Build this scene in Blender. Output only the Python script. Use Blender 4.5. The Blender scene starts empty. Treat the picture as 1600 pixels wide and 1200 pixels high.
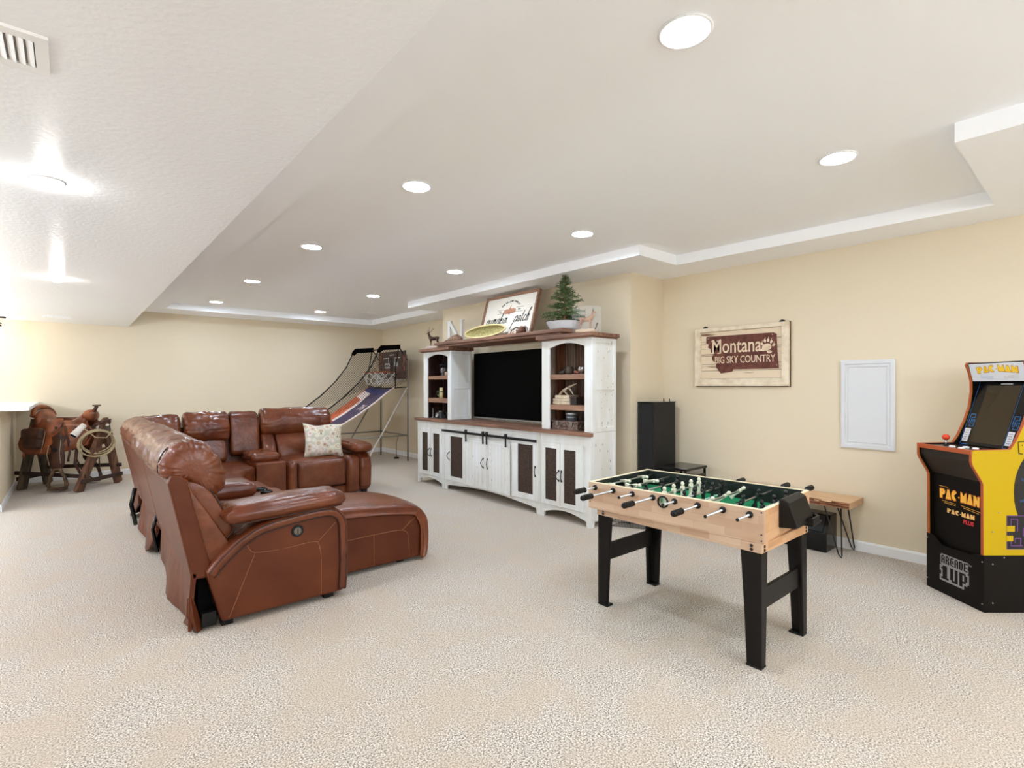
import bpy, math, random
from mathutils import Vector, Matrix, noise
from mathutils.geometry import tessellate_polygon
random.seed(7)
S = bpy.context.scene
COL = S.collection
PI = math.pi

# ---------------------------------------------------------------- camera
cam_d = bpy.data.cameras.new('camera'); cam = bpy.data.objects.new('camera', cam_d); COL.objects.link(cam)
cam.location = (0, 0, 1.4)
cam.rotation_euler = (PI/2, 0, -math.atan2(690, 805))
cam_d.sensor_width = 36; cam_d.lens = 36*805/1600; cam_d.shift_y = 3/1600
cam_d.clip_start = .05
S.camera = cam
S.view_settings.view_transform = 'Standard'; S.view_settings.look = 'None'
S.view_settings.gamma = 1; S.view_settings.use_curve_mapping = False
S.view_settings.exposure = 1.05
# ---------------------------------------------------------------- light levels
WORLD = 1.0          # daylight outside the added windows
CAN = 96.0            # emission of each recessed lamp lens
BULB = 110.0
FILL_GLOBE = 60.0  # emission of the globes added out of view as fill
w = bpy.data.worlds.new('world'); S.world = w; w.use_nodes = True
w.node_tree.nodes['Background'].inputs[0].default_value = (.95, .97, 1, 1)
w.node_tree.nodes['Background'].inputs[1].default_value = WORLD
# fill light from two added, unseen windows behind the camera (area lights in the window openings)
for x0,x1,P_ in ((-2.6,-.4,25),(1.3,4.3,15)):
    ld=bpy.data.lights.new('window_daylight','AREA'); ld.shape='RECTANGLE'; ld.size=x1-x0; ld.size_y=1.2; ld.energy=P_; ld.color=(.86,.93,1)
    lo=bpy.data.objects.new('window_daylight',ld); COL.objects.link(lo); lo.location=((x0+x1)/2,-4.02,1.5); lo.rotation_euler=(math.radians(90),0,0)
S.cycles.use_denoising = True
S.cycles.max_bounces = 10; S.cycles.diffuse_bounces = 6; S.cycles.glossy_bounces = 4; S.cycles.transmission_bounces = 6
S.cycles.sample_clamp_indirect = 6
S.cycles.caustics_reflective = False; S.cycles.caustics_refractive = False

# ---------------------------------------------------------------- materials
MATS = {}
def lin(c):
    return tuple(((x/255)/12.92 if x/255 <= .04045 else ((x/255+.055)/1.055)**2.4) for x in c)
def mat(name, c, rough=.5, metal=0, c2=None, scale=8, stretch=(1,1,1), detail=4, rgh=.5, lo=.35, hi=.65, bump=0, bscale=60, bdist=.002,
        bstretch=(1,1,1), emit=None, es=0, trans=0, coat=0, spec=.5, c3=None, scale3=2, f3=.5, coords='Object', ior=1.45, sheen=0, bdetail=3):
    if name in MATS: return MATS[name]
    m = bpy.data.materials.new(name); m.use_nodes = True; nt = m.node_tree; N = nt.nodes; L = nt.links
    b = N['Principled BSDF']; c = lin(c)
    b.inputs['Base Color'].default_value = (*c, 1); b.inputs['Roughness'].default_value = rough
    b.inputs['Metallic'].default_value = metal; b.inputs['Specular IOR Level'].default_value = spec
    b.inputs['Coat Weight'].default_value = coat; b.inputs['Coat Roughness'].default_value = .15
    b.inputs['Transmission Weight'].default_value = trans; b.inputs['IOR'].default_value = ior
    b.inputs['Sheen Weight'].default_value = sheen
    tc = N.new('ShaderNodeTexCoord')
    def nz(sc, st, det):
        mp = N.new('ShaderNodeMapping'); mp.inputs['Scale'].default_value = st; L.new(tc.outputs[coords], mp.inputs[0])
        n = N.new('ShaderNodeTexNoise'); n.inputs['Scale'].default_value = sc; n.inputs['Detail'].default_value = det
        n.inputs['Roughness'].default_value=rgh if det==detail else .5; L.new(mp.outputs[0], n.inputs['Vector']); return n
    last = None
    if c2:
        n = nz(scale, stretch, detail); r = N.new('ShaderNodeMapRange')
        r.inputs[1].default_value = lo; r.inputs[2].default_value = hi; L.new(n.outputs[0], r.inputs[0])
        x = N.new('ShaderNodeMix'); x.data_type = 'RGBA'; x.inputs['A'].default_value = (*c, 1); x.inputs['B'].default_value = (*lin(c2), 1)
        L.new(r.outputs[0], x.inputs['Factor']); last = x.outputs['Result']
    if c3:
        n = nz(scale3, (1,1,1), 3); r = N.new('ShaderNodeMapRange')
        r.inputs[1].default_value = .4; r.inputs[2].default_value = .65; r.inputs[4].default_value = f3; L.new(n.outputs[0], r.inputs[0])
        x = N.new('ShaderNodeMix'); x.data_type = 'RGBA'; x.inputs['B'].default_value = (*lin(c3), 1)
        if last: L.new(last, x.inputs['A'])
        else: x.inputs['A'].default_value = (*c, 1)
        L.new(r.outputs[0], x.inputs['Factor']); last = x.outputs['Result']
    if last: L.new(last, b.inputs['Base Color'])
    if bump:
        n = nz(bscale, bstretch, bdetail); bp = N.new('ShaderNodeBump'); bp.inputs['Strength'].default_value = bump
        bp.inputs['Distance'].default_value = bdist; L.new(n.outputs[0], bp.inputs['Height']); L.new(bp.outputs[0], b.inputs['Normal'])
    if emit:
        b.inputs['Emission Color'].default_value = (*lin(emit), 1); b.inputs['Emission Strength'].default_value = es
    MATS[name] = m; return m

M = {}
M['wall'] = mat('beige_wall_paint', (224,210,184), .7, bump=.25, bscale=55, bdist=.003, spec=.3)
M['ceil'] = mat('white_ceiling_paint', (250,251,253), .75, bump=.15, bscale=60, bdist=.002, spec=.3)
M['lowceil'] = mat('semigloss_ceiling_paint', (243,246,250), .26, bump=.42, bscale=42, bdist=.004, spec=.5, bdetail=2)
M['trim'] = mat('white_trim_paint', (240,240,240), .35)
M['carpet'] = mat('carpet', (242,231,216), .95, c2=(98,79,63), scale=140, detail=4, rgh=.7, lo=.42, hi=.60, bump=.7, bscale=150, bdist=.010, c3=(198,178,154), scale3=4.5, f3=.55, spec=.1, sheen=.2)
LE = dict(rough=.27, c2=(78,36,19), lo=.3, hi=.75, scale=5, bump=.5, bscale=28, bdist=.006, spec=.55, c3=(142,84,50), scale3=3.5, f3=.38, bdetail=5)
M['leather'] = mat('brown_leather', (112,54,27), **LE)
M['leather2'] = mat('smooth_tan_leather', (102,52,28), .38, c2=(84,39,20), scale=3, bump=.25, bscale=30, bdist=.003, spec=.3, bdetail=5)
M['piping'] = mat('dark_leather_piping', (48,22,14), .4)
M['stitch'] = mat('tan_stitching', (150,94,60), .6)
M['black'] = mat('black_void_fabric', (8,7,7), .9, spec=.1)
M['blackp'] = mat('black_plastic', (17,16,15), .45, spec=.3)
M['blackg'] = mat('gloss_black', (8,8,8), .14)
M['iron'] = mat('black_iron', (30,29,29), .45, metal=.3)
M['steel'] = mat('brushed_steel', (190,190,190), .3, metal=1)
M['greysteel'] = mat('grey_tube', (150,146,140), .35, metal=.6)
M['white'] = mat('distressed_white_paint', (232,234,233), .5, c2=(222,220,212), scale=9, stretch=(1,1,.15), c3=None, bump=.3, bscale=40, bdist=.002, bstretch=(1,1,.15))
M['wear'] = mat('wear_marks', (150,140,128), .7)
M['brownwood'] = mat('rustic_brown_wood', (146,106,84), .5, c2=(102,70,54), scale=7, stretch=(3,.3,3), bump=.3, bscale=30, bdist=.002, bstretch=(3,.3,3))
M['shelfwood'] = mat('shelf_wood', (160,122,98), .55, c2=(130,94,72), scale=8, stretch=(3,.3,3))
M['plank'] = mat('aged_plank', (140,114,96), .7, c2=(72,50,38), scale=10, stretch=(3,3,.25), lo=.3, hi=.7, bump=.4, bscale=40, bdist=.002, bstretch=(3,3,.2))
M['plank2'] = mat('reddish_plank', (150,98,70), .7, c2=(84,46,32), scale=10, stretch=(3,3,.25), bump=.4, bscale=40, bdist=.002, bstretch=(3,3,.2))
M['plank3'] = mat('grey_plank', (170,152,136), .7, c2=(118,100,86), scale=10, stretch=(3,3,.25), bump=.4, bscale=40, bdist=.002, bstretch=(3,3,.2))
M['darkplank'] = mat('dark_plank', (70,38,28), .7, c2=(38,20,15), scale=10, stretch=(3,3,.25))
M['mesh'] = mat('brown_mesh_panel', (84,66,54), .55, c2=(40,28,22), scale=160, detail=1, lo=.4, hi=.6, metal=.2)
M['maple'] = mat('maple_laminate', (202,176,150), .45, c2=(182,150,124), scale=5, stretch=(2,.5,4), c3=(198,160,134), scale3=7, f3=.6)
M['maple2'] = mat('orange_maple_laminate', (204,160,118), .45, c2=(182,134,94), scale=5, stretch=(.5,2,4))
M['darkfelt'] = mat('dark_green_wall', (16,26,20), .6)
M['green'] = mat('green_field', (30,138,88), .5, c2=(22,122,76), scale=6)
M['fieldwhite'] = mat('field_line', (225,235,228), .5)
M['pblack'] = mat('player_black', (22,22,22), .35)
M['pwhite'] = mat('player_white', (232,228,205), .4)
M['legblack'] = mat('black_leg_vinyl', (18,14,12), .42, spec=.25)
M['legred'] = mat('leg_inner_brown', (58,34,26), .5)
M['liveedge'] = mat('live_edge_bark', (150,98,66), .8, c2=(92,52,36), scale=18, stretch=(1,1,3), bump=.8, bscale=30, bdist=.01)
M['benchtop'] = mat('bench_top_wood', (222,186,146), .5, c2=(204,162,122), scale=6, stretch=(3,.4,3))
M['yellow'] = mat('yellow_vinyl', (190,158,0), .38, spec=.3)
M['orange'] = mat('orange_edge', (176,84,46), .35)
M['arblack'] = mat('arcade_black', (15,10,7), .45, spec=.2)
M['tan'] = mat('saddle_tan_leather', (158,88,50), .38, c2=(98,48,26), scale=7, bump=.3, bscale=60, bdist=.003)
M['dksad'] = mat('dark_saddle_leather', (84,48,30), .5, c2=(50,27,17), scale=8, bump=.3, bscale=60, bdist=.003)
M['oldwood'] = mat('old_sawhorse_wood', (122,82,58), .75, c2=(70,44,30), scale=9, stretch=(2,2,.5), bump=.5, bscale=40, bdist=.003)
M['oldwood2'] = mat('weathered_grey_wood', (100,86,68), .8, c2=(58,48,38), scale=9, stretch=(2,2,.5), bump=.5, bscale=40, bdist=.003)
M['dkwood'] = mat('dark_brace_wood', (66,44,34), .8, c2=(40,26,20), scale=9)
M['rope'] = mat('rope_fibre', (190,172,136), .8, c2=(150,130,98), scale=120, bump=.6, bscale=200, bdist=.002)
M['rawhide'] = mat('white_rawhide', (232,222,210), .5)
M['lamp'] = mat('lamp_lens', (255,255,255), .4, emit=(222,238,255), es=CAN)
M['bulb'] = mat('bulb_glass', (255,255,255), .3, emit=(255,252,248), es=BULB)
M['tvscreen']=mat('tv_screen',(2,2,2),.5,spec=.04)
M['shade'] = mat('lit_shade_glass', (255,250,240), .3, emit=(255,244,226), es=7)
M['cutout'] = mat('cutout_shadow_black', (12,10,9), .8)

def stave(m, axis, c1, c2):
    # glued block-board: bricks of slightly different wood
    nt=m.node_tree; N=nt.nodes; L=nt.links; tc=N.new('ShaderNodeTexCoord'); sp=N.new('ShaderNodeSeparateXYZ'); cb=N.new('ShaderNodeCombineXYZ')
    L.new(tc.outputs['Object'],sp.inputs[0]); L.new(sp.outputs[axis],cb.inputs[0]); L.new(sp.outputs['Z'],cb.inputs[1])
    br=N.new('ShaderNodeTexBrick'); br.inputs['Scale'].default_value=1; br.inputs['Brick Width'].default_value=.17; br.inputs['Row Height'].default_value=.042
    br.inputs['Mortar Size'].default_value=.0008; br.inputs['Color1'].default_value=(*lin(c1),1); br.inputs['Color2'].default_value=(*lin(c2),1); br.inputs['Mortar'].default_value=(*lin(c2),1)
    L.new(cb.outputs[0],br.inputs['Vector']); b=N['Principled BSDF']; old=b.inputs['Base Color'].links[0].from_socket
    x=N.new('ShaderNodeMix'); x.data_type='RGBA'; x.inputs['Factor'].default_value=.5; L.new(old,x.inputs['A']); L.new(br.outputs[0],x.inputs['B']); L.new(x.outputs['Result'],b.inputs['Base Color'])
stave(M['maple'],'Y',(212,186,160),(174,140,112)); stave(M['maple2'],'X',(222,180,138),(190,140,98))
# ---------------------------------------------------------------- geometry helpers
class MB:
    def __init__(s): s.v=[]; s.f=[]; s.mi=[]; s.sm=[]; s.mats=[]; s.T=None
    def mid(s, m):
        if m is None: return 0
        if m not in s.mats: s.mats.append(m)
        return s.mats.index(m)
    def add(s, V, F, m=None, smooth=False):
        o = len(s.v)
        for p in V:
            p = Vector(p)
            if s.T is not None: p = s.T @ p
            s.v.append(p)
        i = s.mid(m)
        for f in F: s.f.append([o+k for k in f]); s.mi.append(i); s.sm.append(smooth)
        return s
    def box(s, x0,x1,y0,y1,z0,z1, m=None):
        V=[(x,y,z) for x in (x0,x1) for y in (y0,y1) for z in (z0,z1)]
        return s.add(V, [(0,1,3,2),(4,6,7,5),(0,4,5,1),(2,3,7,6),(0,2,6,4),(1,5,7,3)], m)
    def cbox(s, c, size, R=None, m=None):
        hx,hy,hz=[q/2 for q in size]; V=[]
        for x in (-hx,hx):
            for y in (-hy,hy):
                for z in (-hz,hz):
                    p=Vector((x,y,z)); 
                    if R is not None: p = R @ p
                    V.append(p+Vector(c))
        return s.add(V, [(0,1,3,2),(4,6,7,5),(0,4,5,1),(2,3,7,6),(0,2,6,4),(1,5,7,3)], m)
    def bar(s, a, b, w, t, m=None, up=(0,0,1)):
        a=Vector(a); b=Vector(b); d=(b-a).normalized(); u=Vector(up)
        sd=d.cross(u)
        if sd.length<1e-4: sd=d.cross(Vector((1,0,0)))
        sd.normalize(); u=sd.cross(d)
        V=[]
        for p in (a,b):
            for i,j in ((-1,-1),(1,-1),(1,1),(-1,1)): V.append(p+sd*i*w/2+u*j*t/2)
        return s.add(V, [(0,3,2,1),(4,5,6,7),(0,1,5,4),(1,2,6,5),(2,3,7,6),(3,0,4,7)], m)
    def prism(s, poly, axis, a, b, m=None, holes=None):
        def P(u,v,w):
            return {'x':(w,u,v),'y':(u,w,v),'z':(u,v,w)}[axis]
        if not holes:
            n=len(poly); V=[P(u,v,a) for u,v in poly]+[P(u,v,b) for u,v in poly]
            F=[list(range(n))[::-1], list(range(n,2*n))]+[(i,(i+1)%n,n+(i+1)%n,n+i) for i in range(n)]
            return s.add(V,F,m)
        loops=[poly]+holes; flat=[q for l in loops for q in l]; n=len(flat)
        tri=tessellate_polygon([[Vector((u,v,0)) for u,v in l] for l in loops])
        V=[P(u,v,a) for u,v in flat]+[P(u,v,b) for u,v in flat]
        F=[t for t in tri]+[tuple(n+i for i in t[::-1]) for t in tri]; o=0
        for l in loops:
            k=len(l); F+=[(o+i,o+(i+1)%k,n+o+(i+1)%k,n+o+i) for i in range(k)]; o+=k
        return s.add(V,F,m)
    def loft(s, secs, m=None, smooth=True, closed=False, caps=True):
        n=len(secs[0]); V=[p for q in secs for p in q]; F=[]; k=len(secs)
        for i in range(k if closed else k-1):
            a=i*n; b=((i+1)%k)*n
            for j in range(n): F.append((a+j,a+(j+1)%n,b+(j+1)%n,b+j))
        if caps and not closed: F.append(list(range(n))[::-1]); F.append([(k-1)*n+j for j in range(n)])
        return s.add(V,F,m,smooth)
    def tube(s, pts, r, n=8, m=None, closed=False, caps=True):
        pts=[Vector(p) for p in pts]; k=len(pts); R=r if isinstance(r,(list,tuple)) else [r]*k
        secs=[]; ref=None
        for i,p in enumerate(pts):
            if closed: d=pts[(i+1)%k]-pts[i-1]
            else: d=pts[min(i+1,k-1)]-pts[max(i-1,0)]
            if d.length<1e-9: d=Vector((0,0,1))
            d.normalize()
            if ref is None:
                ref=Vector((0,0,1)) if abs(d.z)<.9 else Vector((1,0,0))
            u=d.cross(ref)
            if u.length<1e-5: u=d.cross(Vector((0,1,0)))
            u.normalize(); v=d.cross(u); ref=v*-1 if False else ref
            secs.append([p+(u*math.cos(2*PI*j/n)+v*math.sin(2*PI*j/n))*R[i] for j in range(n)])
        return s.loft(secs,m,True,closed,caps)
    def lathe(s, prof, c=(0,0,0), n=24, m=None, axis='z', R=None, smooth=True, caps=True):
        c=Vector(c); secs=[]
        for r,z in prof:
            L=[]
            for j in range(n):
                a=2*PI*j/n; x,y=r*math.cos(a),r*math.sin(a)
                p={'z':Vector((x,y,z)),'x':Vector((z,x,y)),'y':Vector((y,z,x))}[axis]
                if R is not None: p=R@p
                L.append(c+p)
            secs.append(L)
        return s.loft(secs,m,smooth,caps=caps)
    def ell(s, c, r, n=16, k=10, m=None, R=None):
        prof=[(max(math.sin(PI*i/k),1e-4), -math.cos(PI*i/k)) for i in range(k+1)]; secs=[]
        for q,z in prof:
            L=[]
            for j in range(n):
                p=Vector((q*math.cos(2*PI*j/n)*r[0], q*math.sin(2*PI*j/n)*r[1], z*r[2]))
                if R is not None: p=R@p
                L.append(p+Vector(c))
            secs.append(L)
        return s.loft(secs,m,True)
    def rbox(s, c, size, r=.03, bulge=(0,0,0), n=10, m=None, R=None, wr=0, wsc=9):
        # soft rounded box, faces bulging outwards
        idx={}; V=[]; F=[]
        h=[q/2 for q in size]; rr=[min(r,q*.999) for q in h]
        def vid(i,j,k):
            key=(i,j,k)
            if key in idx: return idx[key]
            u=[-1+2*t/n for t in key]
            u=[math.copysign(abs(t)**.75,t) for t in u]
            p=[u[a]*h[a] for a in range(3)]
            q=[max(-(h[a]-rr[a]),min(h[a]-rr[a],p[a])) for a in range(3)]
            d=Vector([(p[a]-q[a])/rr[a] for a in range(3)])
            if d.length>1e-6:
                L=d.length; d=d/L; o=Vector([q[a]+d[a]*rr[a]*1.0 for a in range(3)])
            else: o=Vector(p)
            o.x+=u[0]*bulge[0]*(1-u[1]**2)*(1-u[2]**2)*1.0
            o.y+=u[1]*bulge[1]*(1-u[0]**2)*(1-u[2]**2)*1.0
            o.z+=u[2]*bulge[2]*(1-u[0]**2)*(1-u[1]**2)*1.0
            if wr:
                W=o+Vector(c); nn=noise.noise(W*wsc)
                rd=1-abs(noise.noise(W*wsc*1.7+Vector((5,3,1))))*2
                dd=d if d.length>1e-6 else Vector((0,0,1)); o=o+dd*wr*(nn*.8+rd*.5)
            if R is not None: o=R@o
            V.append(o+Vector(c)); idx[key]=len(V)-1; return idx[key]
        for a in range(n):
            for b in range(n):
                for side in (0,n):
                    q=[vid(side,a,b),vid(side,a+1,b),vid(side,a+1,b+1),vid(side,a,b+1)]; F.append(q if side else q[::-1])
                    q=[vid(a,side,b),vid(a+1,side,b),vid(a+1,side,b+1),vid(a,side,b+1)]; F.append(q[::-1] if side else q)
                    q=[vid(a,b,side),vid(a+1,b,side),vid(a+1,b+1,side),vid(a,b+1,side)]; F.append(q if side else q[::-1])
        return s.add(V,F,m,True)
    def build(s, name, m=None, parent=None, bevel=0, loc=None, segs=2, **props):
        me=bpy.data.meshes.new(name)
        off=Vector((0,0,0))
        if parent is not None: off=Vector(parent.get('_o',(0,0,0))) if '_o' in parent.keys() else OFF.get(parent.name,Vector((0,0,0)))
        elif loc is not None: off=Vector(loc)
        elif s.v:
            xs=[p.x for p in s.v]; ys=[p.y for p in s.v]; zs=[p.z for p in s.v]
            off=Vector(((min(xs)+max(xs))/2,(min(ys)+max(ys))/2,min(zs)))
        me.from_pydata([tuple(p-off) for p in s.v],[],s.f)
        if m is not None: s.mats=[m]+[q for q in s.mats if q is not m] if not s.mats else s.mats
        if not s.mats and m is None: pass
        for q in s.mats: me.materials.append(q)
        me.polygons.foreach_set('material_index',s.mi); me.polygons.foreach_set('use_smooth',s.sm)
        me.update(); me.validate()
        o=bpy.data.objects.new(name,me); COL.objects.link(o)
        if parent is not None: o.parent=parent; OFF[o.name]=off
        else: o.location=off; OFF[o.name]=off
        if bevel:
            b=o.modifiers.new('bevel','BEVEL'); b.width=bevel; b.segments=segs; b.limit_method='ANGLE'; b.angle_limit=.7
            b.harden_normals=False
        for k,v in props.items(): o[k]=v
        return o
OFF={}
def thing(name, loc, label, cat, group=None, rotz=0, world=True):
    # an Empty at the thing's base; with world=True its parts are written in room coordinates
    o=bpy.data.objects.new(name,None); COL.objects.link(o); o.location=loc; o.rotation_euler=(0,0,rotz); o.empty_display_size=.05
    o['label']=label; o['category']=cat
    if group: o['group']=group
    OFF[o.name]=Vector(loc) if world else Vector((0,0,0))
    return o
def tag(o, label, cat, group=None):
    o['label']=label; o['category']=cat
    if group: o['group']=group
    return o
def st(o): o['kind']='structure'; return o
def dup(root, loc, label=None, rotz=None):
    r=root.copy(); COL.objects.link(r); r.location=loc
    if rotz is not None: r.rotation_euler=(0,0,rotz)
    if label: r['label']=label
    for ch in list(root.children):
        c=ch.copy(); COL.objects.link(c); c.parent=r
        for g in list(ch.children):
            d=g.copy(); COL.objects.link(d); d.parent=c
    return r
def arc(cx,cy,r,a0,a1,n):
    return [(cx+r*math.cos(math.radians(a0+(a1-a0)*i/n)), cy+r*math.sin(math.radians(a0+(a1-a0)*i/n))) for i in range(n+1)]
def spline(pts, k=6, closed=True):
    n=len(pts); out=[]; P=[Vector(p) for p in pts]
    rng=range(n) if closed else range(n-1)
    for i in rng:
        if closed: a,b,c,d=P[i-1],P[i],P[(i+1)%n],P[(i+2)%n]
        else: a,b,c,d=P[max(i-1,0)],P[i],P[i+1],P[min(i+2,n-1)]
        for j in range(k):
            t=j/k; out.append(.5*((2*b)+(c-a)*t+(2*a-5*b+4*c-d)*t*t+(3*b-a-3*c+d)*t**3))
    if not closed: out.append(P[-1])
    return out
def textmesh(body, size, extrude=.001, offset=0, shear=0, spacing=1, align='CENTER'):
    c=bpy.data.curves.new('t','FONT'); c.body=body; c.size=size; c.extrude=extrude; c.offset=offset; c.shear=shear
    c.space_character=spacing; c.align_x=align; c.align_y='CENTER'; c.resolution_u=3
    o=bpy.data.objects.new('t',c); COL.objects.link(o)
    dg=bpy.context.evaluated_depsgraph_get(); dg.update()
    me=bpy.data.meshes.new_from_object(o.evaluated_get(dg))
    V=[v.co.copy() for v in me.vertices]; F=[list(p.vertices) for p in me.polygons]
    bpy.data.objects.remove(o); bpy.data.curves.remove(c); bpy.data.meshes.remove(me)
    return V,F
def frame(o, x, y):
    # matrix from (u,v,w) to room: u along x, v along y, w = x cross y
    x=Vector(x).normalized(); y=Vector(y).normalized(); z=x.cross(y); o=Vector(o)
    return Matrix(((x.x,y.x,z.x,o.x),(x.y,y.y,z.y,o.y),(x.z,y.z,z.z,o.z),(0,0,0,1)))
# ================================================================ ROOM
XW=5.09; YB=10.2; XL=-3.4; YF=-4.0; ZS=2.603; ZC=2.70; ZL=2.34
BX=4.49; BY0=3.315; BY1=6.925
b=MB(); b.box(XL-.1,XW+.1,YF-.1,YB+.1,-.1,0,M['carpet']); st(b.build('floor'))
b=MB(); b.box(XL-.1,XW+.1,YB,YB+.1,0,2.8,M['wall']); st(b.build('wall_back'))
b=MB(); b.box(XW,XW+.1,YF,YB,0,2.8,M['wall']); b.prism([(BX,BY0),(XW+.01,BY0),(XW+.01,BY1),(BX,BY1)],'z',0,2.75,M['wall']); st(b.build('wall_right'))
b=MB(); b.box(XL-.1,XL,YF,YB,0,2.8,M['wall']); st(b.build('wall_left'))
# front wall behind the camera, with two openings for windows added to brighten the room
b=MB(); b.prism([(XL-.1,0),(XW+.1,0),(XW+.1,2.8),(XL-.1,2.8)],'y',YF-.1,YF,M['wall'],holes=[[(-2.6,.9),(-.4,.9),(-.4,2.1),(-2.6,2.1)],[(1.3,.9),(4.3,.9),(4.3,2.1),(1.3,2.1)]]); st(b.build('wall_front'))
for i,(x0,x1) in enumerate(((-2.6,-.4),(1.3,4.3))):
    b=MB()
    for q in ((x0,x0+.05,.9,2.1),(x1-.05,x1,.9,2.1),(x0,x1,.9,.95),(x0,x1,2.05,2.1),((x0+x1)/2-.02,(x0+x1)/2+.02,.9,2.1)):
        b.box(q[0],q[1],YF-.09,YF-.04,q[2],q[3],M['trim'])
    st(b.build('window_%d'%(i+1)))  # unseen windows, put in to let fill light through
# half wall with counter at far left
b=MB(); b.box(-.72,-.59,8.0,YB,0,1.12,M['wall']); st(b.build('wall_counter'))
# ceilings
tray=[(1.12,YF+.6),(1.12,9.55),(4.53,9.55),(4.53,7.12),(3.97,7.12),(3.97,2.83),(4.58,2.83),(4.66,.51),(3.32,.51),(3.32,YF+.6)]
b=MB(); b.prism([(.70,YF),(XW,YF),(XW,YB),(.70,YB)],'z',ZS,ZC+.05,M['ceil'],holes=[tray]); st(b.build('trim_1'))
b=MB(); b.box(.5,XW+.1,YF,YB,ZC,ZC+.1,M['ceil']); st(b.build('ceiling'))
b=MB(); b.box(XL,.70,YF,YB,ZL,ZC+.02,M['lowceil']); st(b.build('trim_2'))
# baseboards
def base(name, a, bb, n):
    q=MB(); a=Vector(a); bb=Vector(bb); n=Vector(n); T=.014; H=.085
    sec=[(0,0),(T,0),(T,H-.015),(T*.5,H),(0,H)]
    secs=[[p+n*u+Vector((0,0,z)) for u,z in sec] for p in (a,bb)]
    q.loft(secs,M['trim'],False); return st(q.build(name))
base('baseboard_right',(XW,YF,0),(XW,BY0,0),(-1,0,0)); base('baseboard_right',(XW,BY1,0),(XW,YB,0),(-1,0,0))
base('baseboard_right',(BX,BY0,0),(BX,BY1,0),(-1,0,0)); base('baseboard_right',(BX,BY0,0),(XW,BY0,0),(0,-1,0)); base('baseboard_right',(BX,BY1,0),(XW,BY1,0),(0,1,0))
base('baseboard_back',(-.59,YB,0),(XW,YB,0),(0,-1,0)); base('baseboard_left',(-.59,8.0,0),(-.59,YB,0),(1,0,0)); base('baseboard_left',(-.72,8.0,0),(-.59,8.0,0),(0,-1,0))
# counter slab
b=MB(); b.box(-1.25,-.35,7.9,YB-.002,1.122,1.165,M['trim']); tag(b.build('countertop',bevel=.006),'white countertop on the beige half wall at the far left','countertop')
# ================================================================ CEILING LAMPS
LX=((1.71,'left'),(3.32,'right')); LY=[1.02,2.95,4.87,6.95,9.03]
def downlight(loc,label,group='recessed lights in the raised ceiling'):
    t=thing('recessed_light',loc,label,'light',group,world=False)
    q=MB(); q.lathe([(.096,0),(.098,-.004),(.092,-.008),(.083,-.006),(.083,0)],n=32,m=M['trim']); q.build('trim_ring',parent=t)
    q=MB(); q.lathe([(.0005,-.0045),(.083,-.0045),(.083,-.002),(.0005,-.002)],n=32,m=M['lamp'],smooth=False); q.build('lens',parent=t)
    return t
order=['nearest the camera','second from the camera','third from the camera','fourth from the camera','fifth and farthest from the camera']
first=None
for x,side in LX:
    for k,y in enumerate(LY):
        lab='round recessed ceiling light, %s in the %s row'%(order[k],side)
        if first is None: first=downlight((x,y,ZC),lab)
        else: dup(first,(x,y,ZC),lab)
for x,y,w_ in ((1.71,-1.0,'nearer left'),(3.0,-1.0,'nearer right'),(1.71,-2.9,'farther left'),(3.0,-2.9,'farther right')):
    d=dup(first,(x,y,ZC),'round recessed ceiling light behind the viewer, %s of the four'%w_)
# low ceiling floodlights
def flood(loc,label):
    t=thing('flood_light',loc,label,'light','small floodlights in the low ceiling',world=False)
    q=MB(); q.lathe([(.062,0),(.063,-.004),(.05,-.007),(.05,0)],n=24,m=M['trim']); q.build('trim_ring',parent=t)
    q=MB(); q.lathe([(.044,-.001),(.044,-.012),(.036,-.024),(.02,-.032),(.0005,-.034)],n=20,m=M['bulb']); q.build('bulb',parent=t)
    return t
f0=flood((-.077,3.17,ZL),'bright floodlight bulb in the low ceiling, nearer of the two')
dup(f0,(-.09,6.0,ZL),'bright floodlight bulb in the low ceiling, farther of the two')
for x,y,w_ in ((-.08,.2,'overhead of the viewer'),(-.08,-2.6,'behind the viewer'),(-2.0,.2,'left of the viewer')): dup(f0,(x,y,ZL),'floodlight bulb in the low ceiling, '+w_)
# unseen globes added as fill light, to the left and behind the camera
gm_=mat('opal_globe',(255,255,255),.3,emit=(224,238,255),es=FILL_GLOBE); g0=None
for x,y,z,zt,w_ in ((-1.9,3.6,1.62,ZL,'nearest end of the bar'),(-1.9,5.8,1.62,ZL,'middle of the bar'),(-1.9,8.0,1.62,ZL,'far end of the bar'),(2.4,-2.3,2.25,ZC,'behind the viewer')):
    t=thing('globe_pendant',(x,y,z),'white glass globe lamp, '+w_,'light','glass globe lamps',world=False)
    q=MB(); q.ell((0,0,0),(.13,.13,.13),24,16,gm_); q.build('globe',parent=t)
    q=MB(); q.tube([(0,0,.125),(0,0,zt-z)],.008,8,M['iron']); q.lathe([(.05,zt-z-.02),(.055,zt-z),(.0005,zt-z)],n=16,m=M['iron']); q.build('stem',parent=t)
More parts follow.
